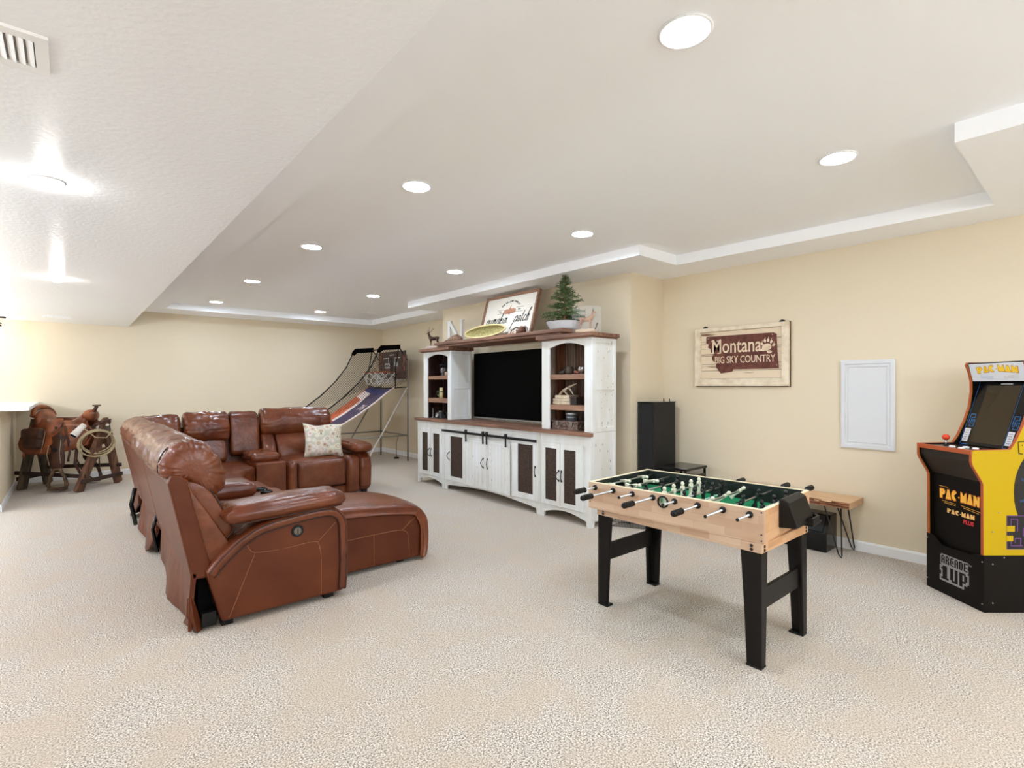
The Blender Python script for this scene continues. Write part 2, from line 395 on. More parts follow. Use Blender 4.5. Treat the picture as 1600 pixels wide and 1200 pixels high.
# ceiling fixture at far left
t=thing('ceiling_fixture',(-.78,9.8,2.2),'dark bronze fixture with a lit glass shade at the far left','light')
b=MB(); b.box(-1.3,-.665,9.77,9.83,2.318,2.338,M['iron']); b.build('mounting_bar',parent=t,bevel=.004)
for x in (-.74,-.98,-1.22):
    b=MB(); b.tube([(x,9.8,2.32),(x,9.8,2.27),(x+.03,9.8,2.24)],.008,m=M['iron']); b.lathe([(.03,0),(.034,.02),(.02,.035),(.001,.036)],(x,9.8,2.20),16,M['iron']); b.build('arm',parent=t)
    b=MB(); b.lathe([(.03,.0),(.045,-.03),(.058,-.1),(.06,-.16),(.056,-.16),(.04,-.03),(.001,-.01)],(x,9.8,2.20),20,M['shade']); b.build('glass_shade',parent=t)
# vents
def vent(name,x0,x1,y0,y1,z,label,slots,along='x',n=10):
    t=thing(name,((x0+x1)/2,(y0+y1)/2,z),label,'vent')
    q=MB(); q.prism([(x0,y0),(x1,y0),(x1,y1),(x0,y1)],'z',z-.008,z-.0005,M['trim'],holes=[slots]); q.build('vent_frame',parent=t,bevel=.002)
    xs=[p[0] for p in slots]; ys=[p[1] for p in slots]; a0,a1,c0,c1=min(xs),max(xs),min(ys),max(ys)
    q=MB(); q.box(a0,a1,c0,c1,z-.0015,z-.0008,mat('duct_grey',(150,148,146),.6)); q.build('duct_opening',parent=t)
    sl=None
    for i in range(n):
        x=a0+(a1-a0)*(i+.5)/n
        if sl is None:
            q=MB(); q.cbox((x,(c0+c1)/2,z-.006),((a1-a0)/n*.78,c1-c0,.0015),Matrix.Rotation(.35,3,'Y'),M['trim']); sl=q.build('slat',parent=t); x00=x
        else:
            s2=sl.copy(); COL.objects.link(s2); s2.parent=t; s2.location=(x-x00,0,0)
    return t
vent('ceiling_register',-.42,-.046,1.87,2.09,ZL,'white slotted metal air register in the low ceiling, top left corner',[(-.39,1.905),(-.075,1.905),(-.075,2.055),(-.39,2.055)],n=16)
vent('ceiling_register',-.29,.0,9.35,9.46,ZL,'slim white air register in the low ceiling by the back wall',[(-.27,9.37),(-.02,9.37),(-.02,9.44),(-.27,9.44)],n=8)
vent('ceiling_register',3.96,4.20,8.6,8.72,ZC,'small white register in the raised ceiling by the far corner',[(3.98,8.62),(4.18,8.62),(4.18,8.70),(3.98,8.70)],n=8)
# ================================================================ SECTIONAL SOFA
sofa=thing('sectional_sofa',(1.3,5.4,0),'brown leather L-shaped reclining sectional sofa with a chaise at its near end','sofa')
L1=M['leather']; L2=M['leather2']
CX,CY,R0=.33+.62,7.37-.62,.62     # outer corner of the back line
def backpath(d,z,s):
    # s in metres along the outer back line starting at Y=3.38 on the left run
    s1=CY-3.38; s2=R0*PI/2
    if s<=s1: return Vector((.33+d,3.38+s,z))
    if s<=s1+s2:
        a=(s-s1)/R0; r=R0-d
        return Vector((CX-math.cos(a)*r, CY+math.sin(a)*r, z))
    return Vector((CX+(s-s1-s2),7.37-d,z))
S1=CY-3.38; S2=R0*PI/2
def sY(y): return y-3.38
def sX(x): return S1+S2+(x-CX)
def pad(mb, prof, s0, s1, r=.04, n=14, m=None, bul=.0, wr=.004, wsc=8, k=5, ends=(1,1), path=backpath, pinch=None, gather=0):
    pr=spline([(a,b,0) for a,b in prof],k); cx=sum(p.x for p in pr)/len(pr); cz=sum(p.y for p in pr)/len(pr)
    ext=max((Vector((p.x-cx,p.y-cz,0))).length for p in pr)
    st_=[]; e=6
    if ends[0]:
        for i in range(e): a=PI/2*i/e; st_.append((s0+r*(1-math.sin(a)), None, a))
        st_=[(s0+r-r*math.cos(a_),1-(r/ext)*(1-math.sin(a_))*1.6,a_) for a_ in [PI/2*i/e for i in range(e)]]
    mid=[(s0+r+(s1-s0-2*r)*i/n,1,0) for i in range(n+1)]
    tail=[(s1-r+r*math.sin(a_),1-(r/ext)*(1-math.cos(a_))*1.6,a_) for a_ in [PI/2*(i+1)/e for i in range(e)]]
    secs=[]
    for s,sc,_ in st_+mid+(tail if ends[1] else []):
        u=(s-s0)/(s1-s0)*2-1; g=sc*(1+bul*(1-u*u))
        L=[]; de=min(s-s0,s1-s)
        for ip,p in enumerate(pr):
            dx,dz=p.x-cx,p.y-cz; q=path(cx+dx*g,cz+dz*g,s)
            if wr:
                W=Vector((cx+dx,cz+dz,s*1.0)); nn=noise.noise(W*wsc)+.6*(1-2*abs(noise.noise(W*wsc*1.9)))+gather*math.exp(-max(de-.02,0)/.10)*noise.noise(Vector((ip*.62,s*3,s0)))
                nv=Vector((dx,dz,0)); nv=nv.normalized() if nv.length>0 else nv
                q=path(cx+dx*g+nv.x*wr*nn,cz+dz*g+nv.y*wr*nn,s)
            L.append(q)
        secs.append(L)
    mb.loft(secs,m,True); return pr
# back shell: leaning board of smooth leather, in three sections with gaps low down
shell=[(.19,.30),(.14,.55),(.075,.86),(.09,.905),(.14,.90),(.17,.86),(.24,.55),(.30,.30)]
def board(mb,prof,s0,s1,m,n=2):
    secs=[]; k=max(2,int((s1-s0)/.12))
    for i in range(k+1): s=s0+(s1-s0)*i/k; secs.append([backpath(a,z,s) for a,z in prof])
    mb.loft(secs,m,False)
b=MB(); board(b,shell,0,sY(4.72),L2); b.build('back_shell',parent=sofa,bevel=.012)
b=MB(); board(b,shell,sY(4.74),sY(5.95),L2); b.build('back_shell',parent=sofa,bevel=.012)
b=MB(); board(b,shell,sY(5.97),sX(2.72),L2); b.build('back_shell',parent=sofa,bevel=.012)
# loose lower flaps of the shell, hanging to the floor
fl=[(.19,.34),(.205,.012),(.225,.012),(.215,.34)]
def flap(s0,s1,notch0=0,notch1=0,toe=0):
    q=MB(); k=10; secs=[]
    for i in range(k+1):
        u=i/k; s=s0+(s1-s0)*u; zb=.015
        lift=max(0,1-u/.25)*notch0+max(0,1-(1-u)/.25)*notch1
        wav=.012*math.sin(u*9+s0*5)
        secs.append([backpath(.185,.34,s),backpath(.175+wav,.18+lift*.3,s),backpath(.17+wav*2-toe*(1-u)*.0,zb+lift,s),backpath(.19+wav*2,zb+lift,s),backpath(.20+wav,.18+lift*.3,s),backpath(.215,.34,s)])
    q.loft(secs,L2,False); return q.build('back_flap',parent=sofa,bevel=.004)
flap(0.0,sY(4.62),0,.10); flap(sY(4.98),sY(5.95),.22,.05); flap(sY(6.35),sX(1.2),.2,0); flap(sX(1.25),sX(2.72))
# folded toe of the near flap
b=MB(); b.loft([[Vector(p) for p in q] for q in (
  [(.50,3.40,.20),(.515,3.37,.20),(.53,3.40,.20)],[(.495,3.40,.10),(.525,3.36,.10),(.56,3.40,.08)],[(.50,3.55,.012),(.545,3.36,.004),(.575,3.40,.004)])],L2,False); b.build('flap_toe',parent=sofa)
# dark mechanism between shell and arm, and inside the gaps
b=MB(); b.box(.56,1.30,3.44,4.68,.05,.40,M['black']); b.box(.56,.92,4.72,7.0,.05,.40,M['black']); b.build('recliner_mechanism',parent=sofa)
b=MB(); b.tube([(.51,4.80,.42),(.48,4.80,.30),(.51,4.80,.12)],.014,6,M['blackg']); b.build('metal_lever',parent=sofa)
b=MB(); b.tube([(.47,6.10,.42),(.44,6.10,.27),(.48,6.15,.06)],.02,6,M['blackg']); b.build('metal_lever',parent=sofa)
b=MB(); b.box(.57,.64,3.375,3.43,.02,.10,M['blackp']); b.build('power_supply',parent=sofa)
# side wing of the backrest, near end
wing=[(.10,.86),(.17,.87),(.20,.80),(.40,.44),(.34,.36),(.25,.34),(.19,.50)]
b=MB(); pad(b,wing,.02,.16,r=.03,n=3,m=L1,wr=.002); b.build('backrest_wing',parent=sofa)
# backrest cushions (lower) and head cushions (upper)
low=[(.12,.84),(.19,.88),(.27,.84),(.35,.70),(.415,.56),(.41,.50),(.35,.46),(.28,.50),(.20,.66)]
head=[(.065,.885),(.05,.95),(.09,1.035),(.17,1.075),(.26,1.06),(.34,.98),(.375,.88),(.36,.79),(.31,.755),(.24,.80),(.15,.86)]
headb=[(.085,.885),(.075,.95),(.11,1.02),(.18,1.055),(.26,1.045),(.33,.97),(.36,.88),(.345,.80),(.30,.76),(.24,.80),(.15,.86)]
def cushion(name,prof,s0,s1,m=L1,**k):
    q=MB(); pr=pad(q,prof,s0,s1,m=m,**k); return q.build(name,parent=sofa)
cushion('backrest_cushion',low,.05,sY(4.26),r=.05,bul=.02,wr=.006,n=20)
cushion('head_cushion',head,.04,sY(5.28),r=.07,bul=.03,wr=.013,wsc=9,n=44,k=8,gather=1.6)
cushion('backrest_cushion',low,sY(4.66),sY(5.34),r=.05,bul=.02,wr=.006,n=16)
cushion('head_cushion',headb,sY(5.31),sX(.98),r=.06,bul=.03,wr=.012,wsc=9,n=44,k=8,gather=1.6)
cushion('backrest_cushion',low,sY(5.4),sX(1.44),r=.05,bul=.0,wr=.006,n=30)
cushion('head_cushion',[(a,z+.0) for a,z in head],sX(1.0),sX(1.485),r=.05,bul=.03,wr=.012,n=20,k=8,gather=1.6)
# piping seams along the cushion ends
def seam(s,prof,r=.005,sc=.93,name='piping',m=None,part=(0,1)):
    pr=spline([(a,z,0) for a,z in prof],4); cx=sum(p.x for p in pr)/len(pr); cz=sum(p.y for p in pr)/len(pr)
    q=MB(); q.tube([backpath(cx+(p.x-cx)*sc,cz+(p.y-cz)*sc,s) for p in pr],r,5,m or M['piping'],closed=True); return q.build(name,parent=sofa)
seam(.055,low,.004,.9); seam(.135,low,.004,1.01); seam(.17,head,.004,1.012)
# far run, console back and recliner back
con=[(.07,.55),(.06,.95),(.10,1.05),(.17,1.075),(.25,1.04),(.30,.94),(.33,.80),(.35,.66),(.33,.55)]
cushion('console_back',con,sX(1.495),sX(1.82),r=.035,bul=.01,wr=.006,n=10)
b=MB(); b.tube([backpath(.315,.84,sX(1.51+.3*i/8)) for i in range(9)],.004,5,M['piping']); b.build('piping',parent=sofa)
head3=[(.065,.87),(.05,.96),(.09,1.06),(.17,1.105),(.27,1.08),(.35,.99),(.37,.89),(.34,.80),(.28,.775),(.18,.80)]
low3=[(.12,.72),(.20,.82),(.30,.80),(.40,.68),(.47,.54),(.45,.46),(.35,.44),(.2,.5)]
cushion('head_cushion',head3,sX(1.84),sX(2.745),r=.06,bul=.03,wr=.008,n=26,k=8,gather=1.5)
cushion('backrest_wing',low3,sX(1.84),sX(2.0),r=.05,wr=.006,n=5)
cushion('backrest_cushion',low3,sX(2.01),sX(2.70),r=.05,bul=.03,wr=.006,n=18)
# corner seat wedge
wedge=[(.62,5.36),(1.33,5.36),(1.33,5.62),(1.37,5.92),(1.46,6.18),(1.60,6.36),(1.60,7.0),(1.05,7.0),(.72,6.8),(.62,6.4)]
b=MB(); b.prism(wedge,'z',.05,.485,L1); b.build('corner_seat',parent=sofa,bevel=.05,segs=4)
b=MB(); b.prism([(.6,5.36),(1.30,5.36),(1.30,5.62),(1.34,5.92),(1.43,6.18),(1.57,6.36),(1.57,7.0),(1.05,7.0),(.7,6.8),(.6,6.4)],'z',.0,.07,M['black']); b.build('corner_base',parent=sofa)
# armless seat beyond the cup holder console
b=MB(); b.rbox((1.0,4.99,.40),(.78,.70,.20),.06,(.0,.0,.02),12,L1,wr=.006); b.build('seat_cushion',parent=sofa)
b=MB(); b.box(.62,1.33,4.65,5.33,.03,.34,L1); b.build('seat_base',parent=sofa,bevel=.03,segs=3)
# cup holder console between the near seats
b=MB(); b.prism([(.62,.03),(1.33,.03),(1.36,.10),(1.36,.50),(1.32,.545),(.62,.56)],'y',4.30,4.62,L1); b.build('console_box',parent=sofa,bevel=.02,segs=3)
b=MB(); b.rbox((.87,4.46,.60),(.46,.34,.11),.05,(0,0,.02),12,L1,wr=.004); b.build('console_lid',parent=sofa)
for y in (4.385,4.53):
    b=MB(); b.lathe([(.046,.554),(.046,.566),(.040,.568),(.038,.56),(.037,.556),(.0005,.5555)],(1.185,y,0),24,M['blackg']); b.build('cup_holder',parent=sofa)
# chaise
ch=[(.75,.03),(2.15,.03),(2.17,.10),(2.175,.33),(2.13,.40),(2.02,.435),(1.5,.475),(1.0,.485),(.75,.485)]
b=MB(); b.prism(ch,'y',3.635,4.275,L2); b.build('chaise_body',parent=sofa,bevel=.012)
top=[(.80,.505),(1.3,.505),(1.6,.495),(1.95,.468),(2.09,.437),(2.165,.385),(2.20,.31),(2.205,.15),(2.19,.035),(2.145,.035),(2.15,.15),(2.145,.30),(2.11,.36),(2.05,.395),(1.9,.42),(1.6,.445),(1.3,.455),(.80,.455)]
q=MB(); pr=spline([(a,c,0) for a,c in top],3); secs=[]
for i,(y,g) in enumerate([(3.612,.0),(3.606,.5),(3.612,.85),(3.63,1)]+[(3.63+.65*j/12,1) for j in range(1,12)]+[(4.28,1),(4.295,.85),(4.302,.5),(4.296,0)]):
    L=[]
    for p in pr:
        tx,tz=p.x,p.y; 
        # thin the strip at its ends so that it rounds off
        ins=(1-g)*.02
        n_=noise.noise(Vector((tx*6,tz*6,y*6)))*.006+ (1-2*abs(noise.noise(Vector((tx*9,y*5,tz*9)))))*.004
        crown=.018*(1-((y-3.955)/.34)**2)
        L.append(Vector((tx-(ins if tx>2.1 else 0)+(crown+n_)*(1 if tx>2.12 else 0), y, tz-(ins if tz>.3 else 0)+(crown+n_)*(1 if tz>.36 else 0))))
    secs.append(L)
q.loft(secs,L1,True); q.build('chaise_pad',parent=sofa)
b=MB()
for pts in ([(2.05,.33),(1.98,.27),(1.90,.275),(1.45,.27)],[(1.98,.27),(2.03,.22),(2.04,.05)],[(1.74,.27),(1.74,.04)],[(1.98,.27),(2.12,.37)]):
    b.tube([(x,3.632,z) for x,z in spline([(p[0],p[1],0) for p in pts],4,False) for x,z in [(x,z)]] if False else [(p.x,3.633,p.y) for p in spline([(c[0],c[1],0) for c in pts],4,False)],.0022,4,M['stitch'])
b.build('stitching',parent=sofa)
# near arm
arm=[(.665,.035),(1.385,.035),(1.395,.20),(1.392,.44),(1.375,.52),(1.32,.575),(1.24,.59),(1.05,.575),(.86,.545),(.74,.48),(.65,.40),(.585,.335)]
b=MB(); b.prism(arm,'y',3.345,3.60,L2); armo=b.build('arm_panel',parent=sofa,bevel=.018,segs=3)
rim=[(.590,.335),(.655,.41),(.75,.49),(.87,.555),(1.05,.585),(1.24,.60),(1.33,.585),(1.385,.53),(1.402,.44),(1.405,.20),(1.395,.05)]
rs=spline([(a,c,0) for a,c in rim],5,False); q=MB(); secs=[]
for i,p in enumerate(rs):
    a=rs[max(i-1,0)]; c=rs[min(i+1,len(rs)-1)]; d=(c-a).normalized(); nrm=Vector((-d.y,d.x,0)); L=[]
    wn=.004*noise.noise(Vector((i*.9,0,0)))
    for u,v in ((-.045,-.004),(-.048,.010),(-.040,.016),(-.010,.017),(.006,.010),(.010+wn,-.03),(.010+wn,-.13),(.010,-.25),(-.02,-.255),(-.045,-.25)):
        L.append(Vector((p.x+nrm.x*u,3.348-v,p.y+nrm.y*u)))
    secs.append(L)
q.loft(secs,L1,True); q.build('arm_border',parent=sofa)
for off,rad in ((-.047,.004),(-.006,.0035)):
    q=MB(); q.tube([(p.x+nn.x*off,3.333,p.y+nn.y*off) for p,nn in [(rs[i],(lambda d:Vector((-d.y,d.x,0)))((rs[min(i+1,len(rs)-1)]-rs[max(i-1,0)]).normalized())) for i in range(len(rs))]],rad,6,M['piping']); q.build('piping',parent=sofa)
b=MB()
for pts in ([(.79,.475),(.815,.42),(.86,.40),(1.0,.392),(1.14,.40),(1.205,.395),(1.225,.36),(1.235,.28),(1.235,.05)],[(1.21,.39),(1.33,.50)],[(.84,.40),(.70,.05)]):
    b.tube([(p.x,3.3435,p.y) for p in spline([(c[0],c[1],0) for c in pts],5,False)],.0022,4,M['stitch'])
b.build('stitching',parent=sofa)
b=MB(); b.lathe([(.037,0),(.037,-.010),(.030,-.013),(.028,-.009),(.0005,-.009)],(1.085,3.346,.488),24,M['iron'],axis='y')
b.lathe([(.024,-.0095),(.023,-.012),(.0005,-.012)],(1.085,3.346,.488),20,mat('grey_button',(110,102,92),.4),axis='y')
b.box(1.083,1.087,3.3325,3.335,.472,.504,M['black']); b.build('power_button',parent=sofa)
q=MB(); q.rbox((1.04,3.455,.648),(.70,.30,.095),.045,(.02,.012,.022),16,L1,Matrix.Rotation(-.035,3,'Y'),wr=.006,wsc=10); q.build('armrest_pad',parent=sofa)
q=MB(); q.tube([(x,3.308 if abs(x-1.04)<.33 else 3.33,.605+(x-1.04)*.035) for x in [.71+.66*i/12 for i in range(13)]],.004,5,M['piping']); q.build('piping',parent=sofa)
# far arm
q=MB(); fa=[(6.42,.03),(6.36,.10),(6.345,.35),(6.37,.46),(6.44,.52),(6.6,.54),(7.2,.56),(7.3,.03)]
q.prism(fa,'x',2.86,3.02,L1); q.build('arm_panel',parent=sofa,bevel=.04,segs=4)
q=MB(); q.rbox((2.77,6.78,.26),(.19,.86,.48),.06,(0,.02,.0),12,L1,wr=.004); q.build('arm_inner',parent=sofa)
q=MB(); q.rbox((2.90,6.66,.60),(.25,.66,.11),.05,(.015,.02,.025),14,L1,Matrix.Rotation(.03,3,'X'),wr=.006,wsc=10); q.build('armrest_pad',parent=sofa)
# recliner seat on the far run
q=MB(); q.rbox((2.34,6.82,.43),(.68,.66,.14),.05,(0,.0,.02),12,L1,wr=.005); q.build('seat_cushion',parent=sofa)
q=MB(); q.rbox((2.005,6.70,.26),(.115,.78,.48),.05,(0,.0,.0),12,L1,wr=.005); q.build('front_border',parent=sofa)
q=MB(); q.rbox((2.37,6.395,.315),(.60,.09,.33),.04,(0,.012,.0),14,L1,wr=.004); q.build('footrest_panel',parent=sofa)
q=MB(); q.rbox((2.36,6.44,.08),(.66,.10,.12),.03,(0,0,0),8,L1,wr=.002); q.build('front_rail',parent=sofa)
q=MB(); q.tube([(2.08,6.352,.48),(2.07,6.350,.3),(2.075,6.352,.155),(2.2,6.35,.152),(2.66,6.352,.152),(2.665,6.35,.3),(2.66,6.352,.48)],.005,5,M['piping']); q.build('piping',parent=sofa)
# storage console on the far run
q=MB(); q.box(1.605,1.935,6.34,7.0,.03,.515,L1); q.build('console_box',parent=sofa,bevel=.015,segs=3)
q=MB(); q.rbox((1.75,6.72,.555),(.31,.50,.10),.045,(0,.0,.02),12,L1,wr=.005); q.build('console_lid',parent=sofa)
for i,(x,y) in enumerate(((.70,3.38),(1.30,3.38),(2.0,3.70),(2.0,4.2),(1.2,5.3),(2.0,6.45),(2.95,6.42),(2.95,7.2))):
    b=MB(); b.box(x-.03,x+.03,y,y+.06,0,.045,M['blackp']); b.build('foot',parent=sofa)
# throw pillow
def pattern(name):
    m=bpy.data.materials.new(name); m.use_nodes=True; N=m.node_tree.nodes; L=m.node_tree.links; bs=N['Principled BSDF']; bs.inputs['Roughness'].default_value=.85
    tc=N.new('ShaderNodeTexCoord'); v=N.new('ShaderNodeTexVoronoi'); v.inputs['Scale'].default_value=15; L.new(tc.outputs['Object'],v.inputs['Vector'])
    r=N.new('ShaderNodeValToRGB'); e=r.color_ramp.elements; e[0].position=0; e[0].color=(*lin((176,106,86)),1); e[1].position=.2; e[1].color=(*lin((222,205,180)),1)
    for p,c in ((.30,(116,122,108)),(.36,(228,216,196)),(.48,(206,176,150)),(.56,(230,222,206)),(.72,(206,198,180))):
        x=e.new(p); x.color=(*lin(c),1)
    r.color_ramp.interpolation='CONSTANT'; mm=N.new('ShaderNodeMath'); mm.operation='MULTIPLY'; mm.inputs[1].default_value=1.15
    L.new(v.outputs['Distance'],mm.inputs[0]); L.new(mm.outputs[0],r.inputs[0])
    mx=N.new('ShaderNodeMix'); mx.data_type='RGBA'; mx.blend_type='MULTIPLY'; mx.inputs['Factor'].default_value=.10
    L.new(r.outputs[0],mx.inputs['A']); L.new(v.outputs['Color'],mx.inputs['B']); L.new(mx.outputs['Result'],bs.inputs['Base Color']); return m
PT=pattern('suzani_print')
q=MB(); n=18; V=[];F=[]
for s_ in (1,-1):
    for i in range(n+1):
        for j in range(n+1):
            u=-1+2*i/n; v=-1+2*j/n; e=(1-u**4)*(1-v**4)
            pin=1-.10*(1-abs(u)**2)*abs(v)**6-.0; pin2=1-.10*(1-abs(v)**2)*abs(u)**6
            V.append(Vector((u*.245*pin2, s_*(.085*max(e,0)**.6), v*.22*pin+.008*math.sin(u*5))))
m_=(n+1)**2
for i in range(n):
    for j in range(n):
        a=i*(n+1)+j; F.append((a,a+n+1,a+n+2,a+1)); F.append((m_+a,m_+a+1,m_+a+n+2,m_+a+n+1))
q.T=Matrix.Translation((2.475,6.62,.70))@Matrix.Rotation(-.28,4,'X')@Matrix.Rotation(.06,4,'Y')@Matrix.Rotation(-.12,4,'Z')
q.add(V,F,PT,True); tag(q.build('throw_pillow'),'square throw pillow in a cream floral print on the far sofa seat','pillow')
# ================================================================ MEDIA WALL UNIT
FX=3.88; BK=4.27; W_=M['white']
def wear(parent, spots):
    q=MB()
    for x,y,z,w,hh,ax in spots:
        if ax=='x': q.box(x-.0012,x+.001,y-w/2,y+w/2,z-hh/2,z+hh/2,M['wear'])
        else: q.box(x-w/2,x+w/2,y-.0012,y+.001,z-hh/2,z+hh/2,M['wear'])
    q.build('paint_chips',parent=parent)['kind']='stuff'
def pull(parent,y,z,side,L=.10):
    # forged pull, bowed away from the door
    q=MB(); x=FX-.022
    q.tube([(x+.004,y,z+L/2),(x-.018,y+side*.010,z+L*.3),(x-.026,y+side*.016,z),(x-.018,y+side*.010,z-L*.3),(x+.004,y,z-L/2)],[.004,.005,.006,.005,.004],8,M['iron'])
    for s in (-1,1): q.ell((x+.001,y,z+s*L/2),(.005,.012,.013),10,6,M['iron'])
    q.build('handle',parent=parent)
def gdoor(t,y0,y1,z0,z1,gy0,gy1,gz0,gz1,hy,side,fast=True):
    q=MB(); q.prism([(y0,z0),(y1,z0),(y1,z1),(y0,z1)],'x',FX-.018,FX,W_,holes=[[(gy0,gz0),(gy1,gz0),(gy1,gz1),(gy0,gz1)]]); d=q.build('door',parent=t,bevel=.002)
    q=MB(); q.box(FX-.006,FX-.002,gy0-.005,gy1+.005,gz0-.005,gz1+.005,M['mesh']); q.build('wire_mesh_panel',parent=d)
    pull(d,hy,.463,side); return d
def basecab(y0,y1,label,ndoors):
    t=thing('side_cabinet',(4.07,(y0+y1)/2,0),label,'cabinet','white side cabinets of the media unit')
    q=MB(); q.box(FX+.004,BK,y0+.012,y1-.012,.13,.897,W_); q.build('carcass',parent=t)
    for yy in (y0,y1-.016):
        q=MB(); zt=.937 if yy<3.4 else .897; a=[(FX,0),(FX+.055,0),(FX+.065,.05),(BK-.07,.055),(BK-.055,.02),(BK,.02),(BK,zt),(FX,zt)]
        q.prism(a,'y',yy,yy+.016,W_); q.build('side_panel',parent=t,bevel=.002)
    # side rails on the visible side
    q=MB(); zt=.937 if y0<3.4 else .897; q.box(FX+.05,BK,y0-.006,y0,.86,zt,W_); q.box(FX+.05,BK,y0-.006,y0,.058,.125,W_); q.box(FX,FX+.05,y0-.006,y0,.0,zt,W_); q.box(BK-.035,BK,y0-.006,y0,.125,.86,W_); q.build('side_rail',parent=t,bevel=.002)
    # face frame with arched apron
    ap=[(y0,0),(y0+.05,0),(y0+.055,.055)]+[(y0+.055+(y1-y0-.11)*i/12,.055+.05*math.sin(PI*i/12)) for i in range(1,12)]+[(y1-.055,.055),(y1-.05,0),(y1,0),(y1,.897),(y0,.897)]
    q=MB(); q.prism(ap,'x',FX-.002,FX+.016,W_,holes=[[(y0+.055,.15),(y1-.055,.15),(y1-.055,.79),(y0+.055,.79)]]); q.build('face_frame',parent=t,bevel=.002)
    return t
tR=basecab(3.34,4.045,'white distressed cabinet with two mesh doors, right end of the media unit',2)
gdoor(tR,3.43,3.735,.145,.80,3.523,3.692,.19,.742,3.718,-1); gdoor(tR,3.74,4.01,.145,.80,3.793,3.966,.19,.742,3.757,1)
tL=basecab(5.945,6.65,'white distressed cabinet with two mesh doors, left end of the media unit',2)
gdoor(tL,5.995,6.27,.145,.80,6.049,6.215,.19,.737,6.25,-1); gdoor(tL,6.275,6.56,.145,.80,6.351,6.51,.19,.737,6.30,1)
# centre console
y0,y1=4.05,5.94
tC=thing('media_console',(4.07,(y0+y1)/2,0),'long white media console with sliding barn doors on a black rail','cabinet')
q=MB(); q.box(FX+.004,BK,y0+.01,y1-.01,.13,.897,W_); q.build('carcass',parent=tC)
ap=[(y0,0),(y0+.06,0),(y0+.07,.06)]+[(y0+.07+(y1-y0-.14)*i/16,.06+.05*math.sin(PI*i/16)) for i in range(1,16)]+[(y1-.07,.06),(y1-.06,0),(y1,0),(y1,.897),(y0,.897)]
q=MB(); q.prism(ap,'x',FX-.002,FX+.016,W_); q.build('face_frame',parent=tC,bevel=.002)
gdoor(tC,5.45,5.905,.14,.80,5.499,5.781,.193,.73,5.80,1); gdoor(tC,4.075,4.51,.14,.80,4.157,4.414,.20,.745,4.115,-1)
for a,bb,hy,sd in ((4.955,5.43,5.025,1),(4.53,4.945,4.943-.0,-1)):
    q=MB(); q.box(FX-.034,FX-.022,a,bb,.135,.725,W_); d=q.build('barn_door',parent=tC,bevel=.002)
    n=6
    for i in range(n):
        q=MB(); ya=a+.03+(bb-a-.06)*i/n; yb=a+.03+(bb-a-.06)*(i+1)/n-.004; q.box(FX-.037,FX-.033,ya,yb,.165,.695,W_); q.build('plank',parent=d,bevel=.0015)
    q=MB()
    for r in ((a,bb,.695,.725),(a,bb,.135,.165),(a,a+.03,.165,.695),(bb-.03,bb,.165,.695)): q.box(FX-.040,FX-.034,*r,W_)
    q.build('door_rail',parent=d,bevel=.002)
    q=MB(); x=FX-.040; L=.11; z=.455
    q.tube([(x,hy,z+L/2),(x-.018,hy+sd*.012,z+L*.3),(x-.026,hy+sd*.018,z),(x-.018,hy+sd*.012,z-L*.3),(x,hy,z-L/2)],[.004,.005,.006,.005,.004],8,M['iron'])
    for s in (-1,1): q.ell((x,hy,z+s*L/2),(.005,.012,.013),10,6,M['iron'])
    q.build('handle',parent=d)
q=MB(); q.box(FX-.056,FX-.048,4.065,5.932,.785,.815,M['iron']); 
for y in (4.12,4.75,5.3,5.90): q.lathe([(.010,0),(.010,.05),(.0005,.05)],(FX-.052,y,.80),8,M['iron'],axis='x')
q.build('barn_door_rail',parent=tC,bevel=.001)
for y in (5.362,5.004,4.930,4.571):
    q=MB(); q.box(FX-.064,FX-.057,y-.012,y+.012,.69,.815,M['iron']); q.box(FX-.066,FX-.050,y-.018,y+.018,.80,.845,M['iron']); q.lathe([(.022,0),(.022,-.008),(.0005,-.008)],(FX-.062,y,.822),14,M['iron'],axis='x'); q.ell((FX-.068,y,.71),(.004,.006,.006),8,6,M['iron']); q.build('door_hanger',parent=tC)
q=MB(); q.prism([(3.83,3.30),(FX-.004,3.30),(FX-.004,3.3585),(BK,3.3585),(BK,6.665),(3.83,6.665)],'z',.90,.938,M['brownwood']); tag(q.build('wood_countertop',bevel=.004),'long brown wood top over the white media cabinets','countertop')
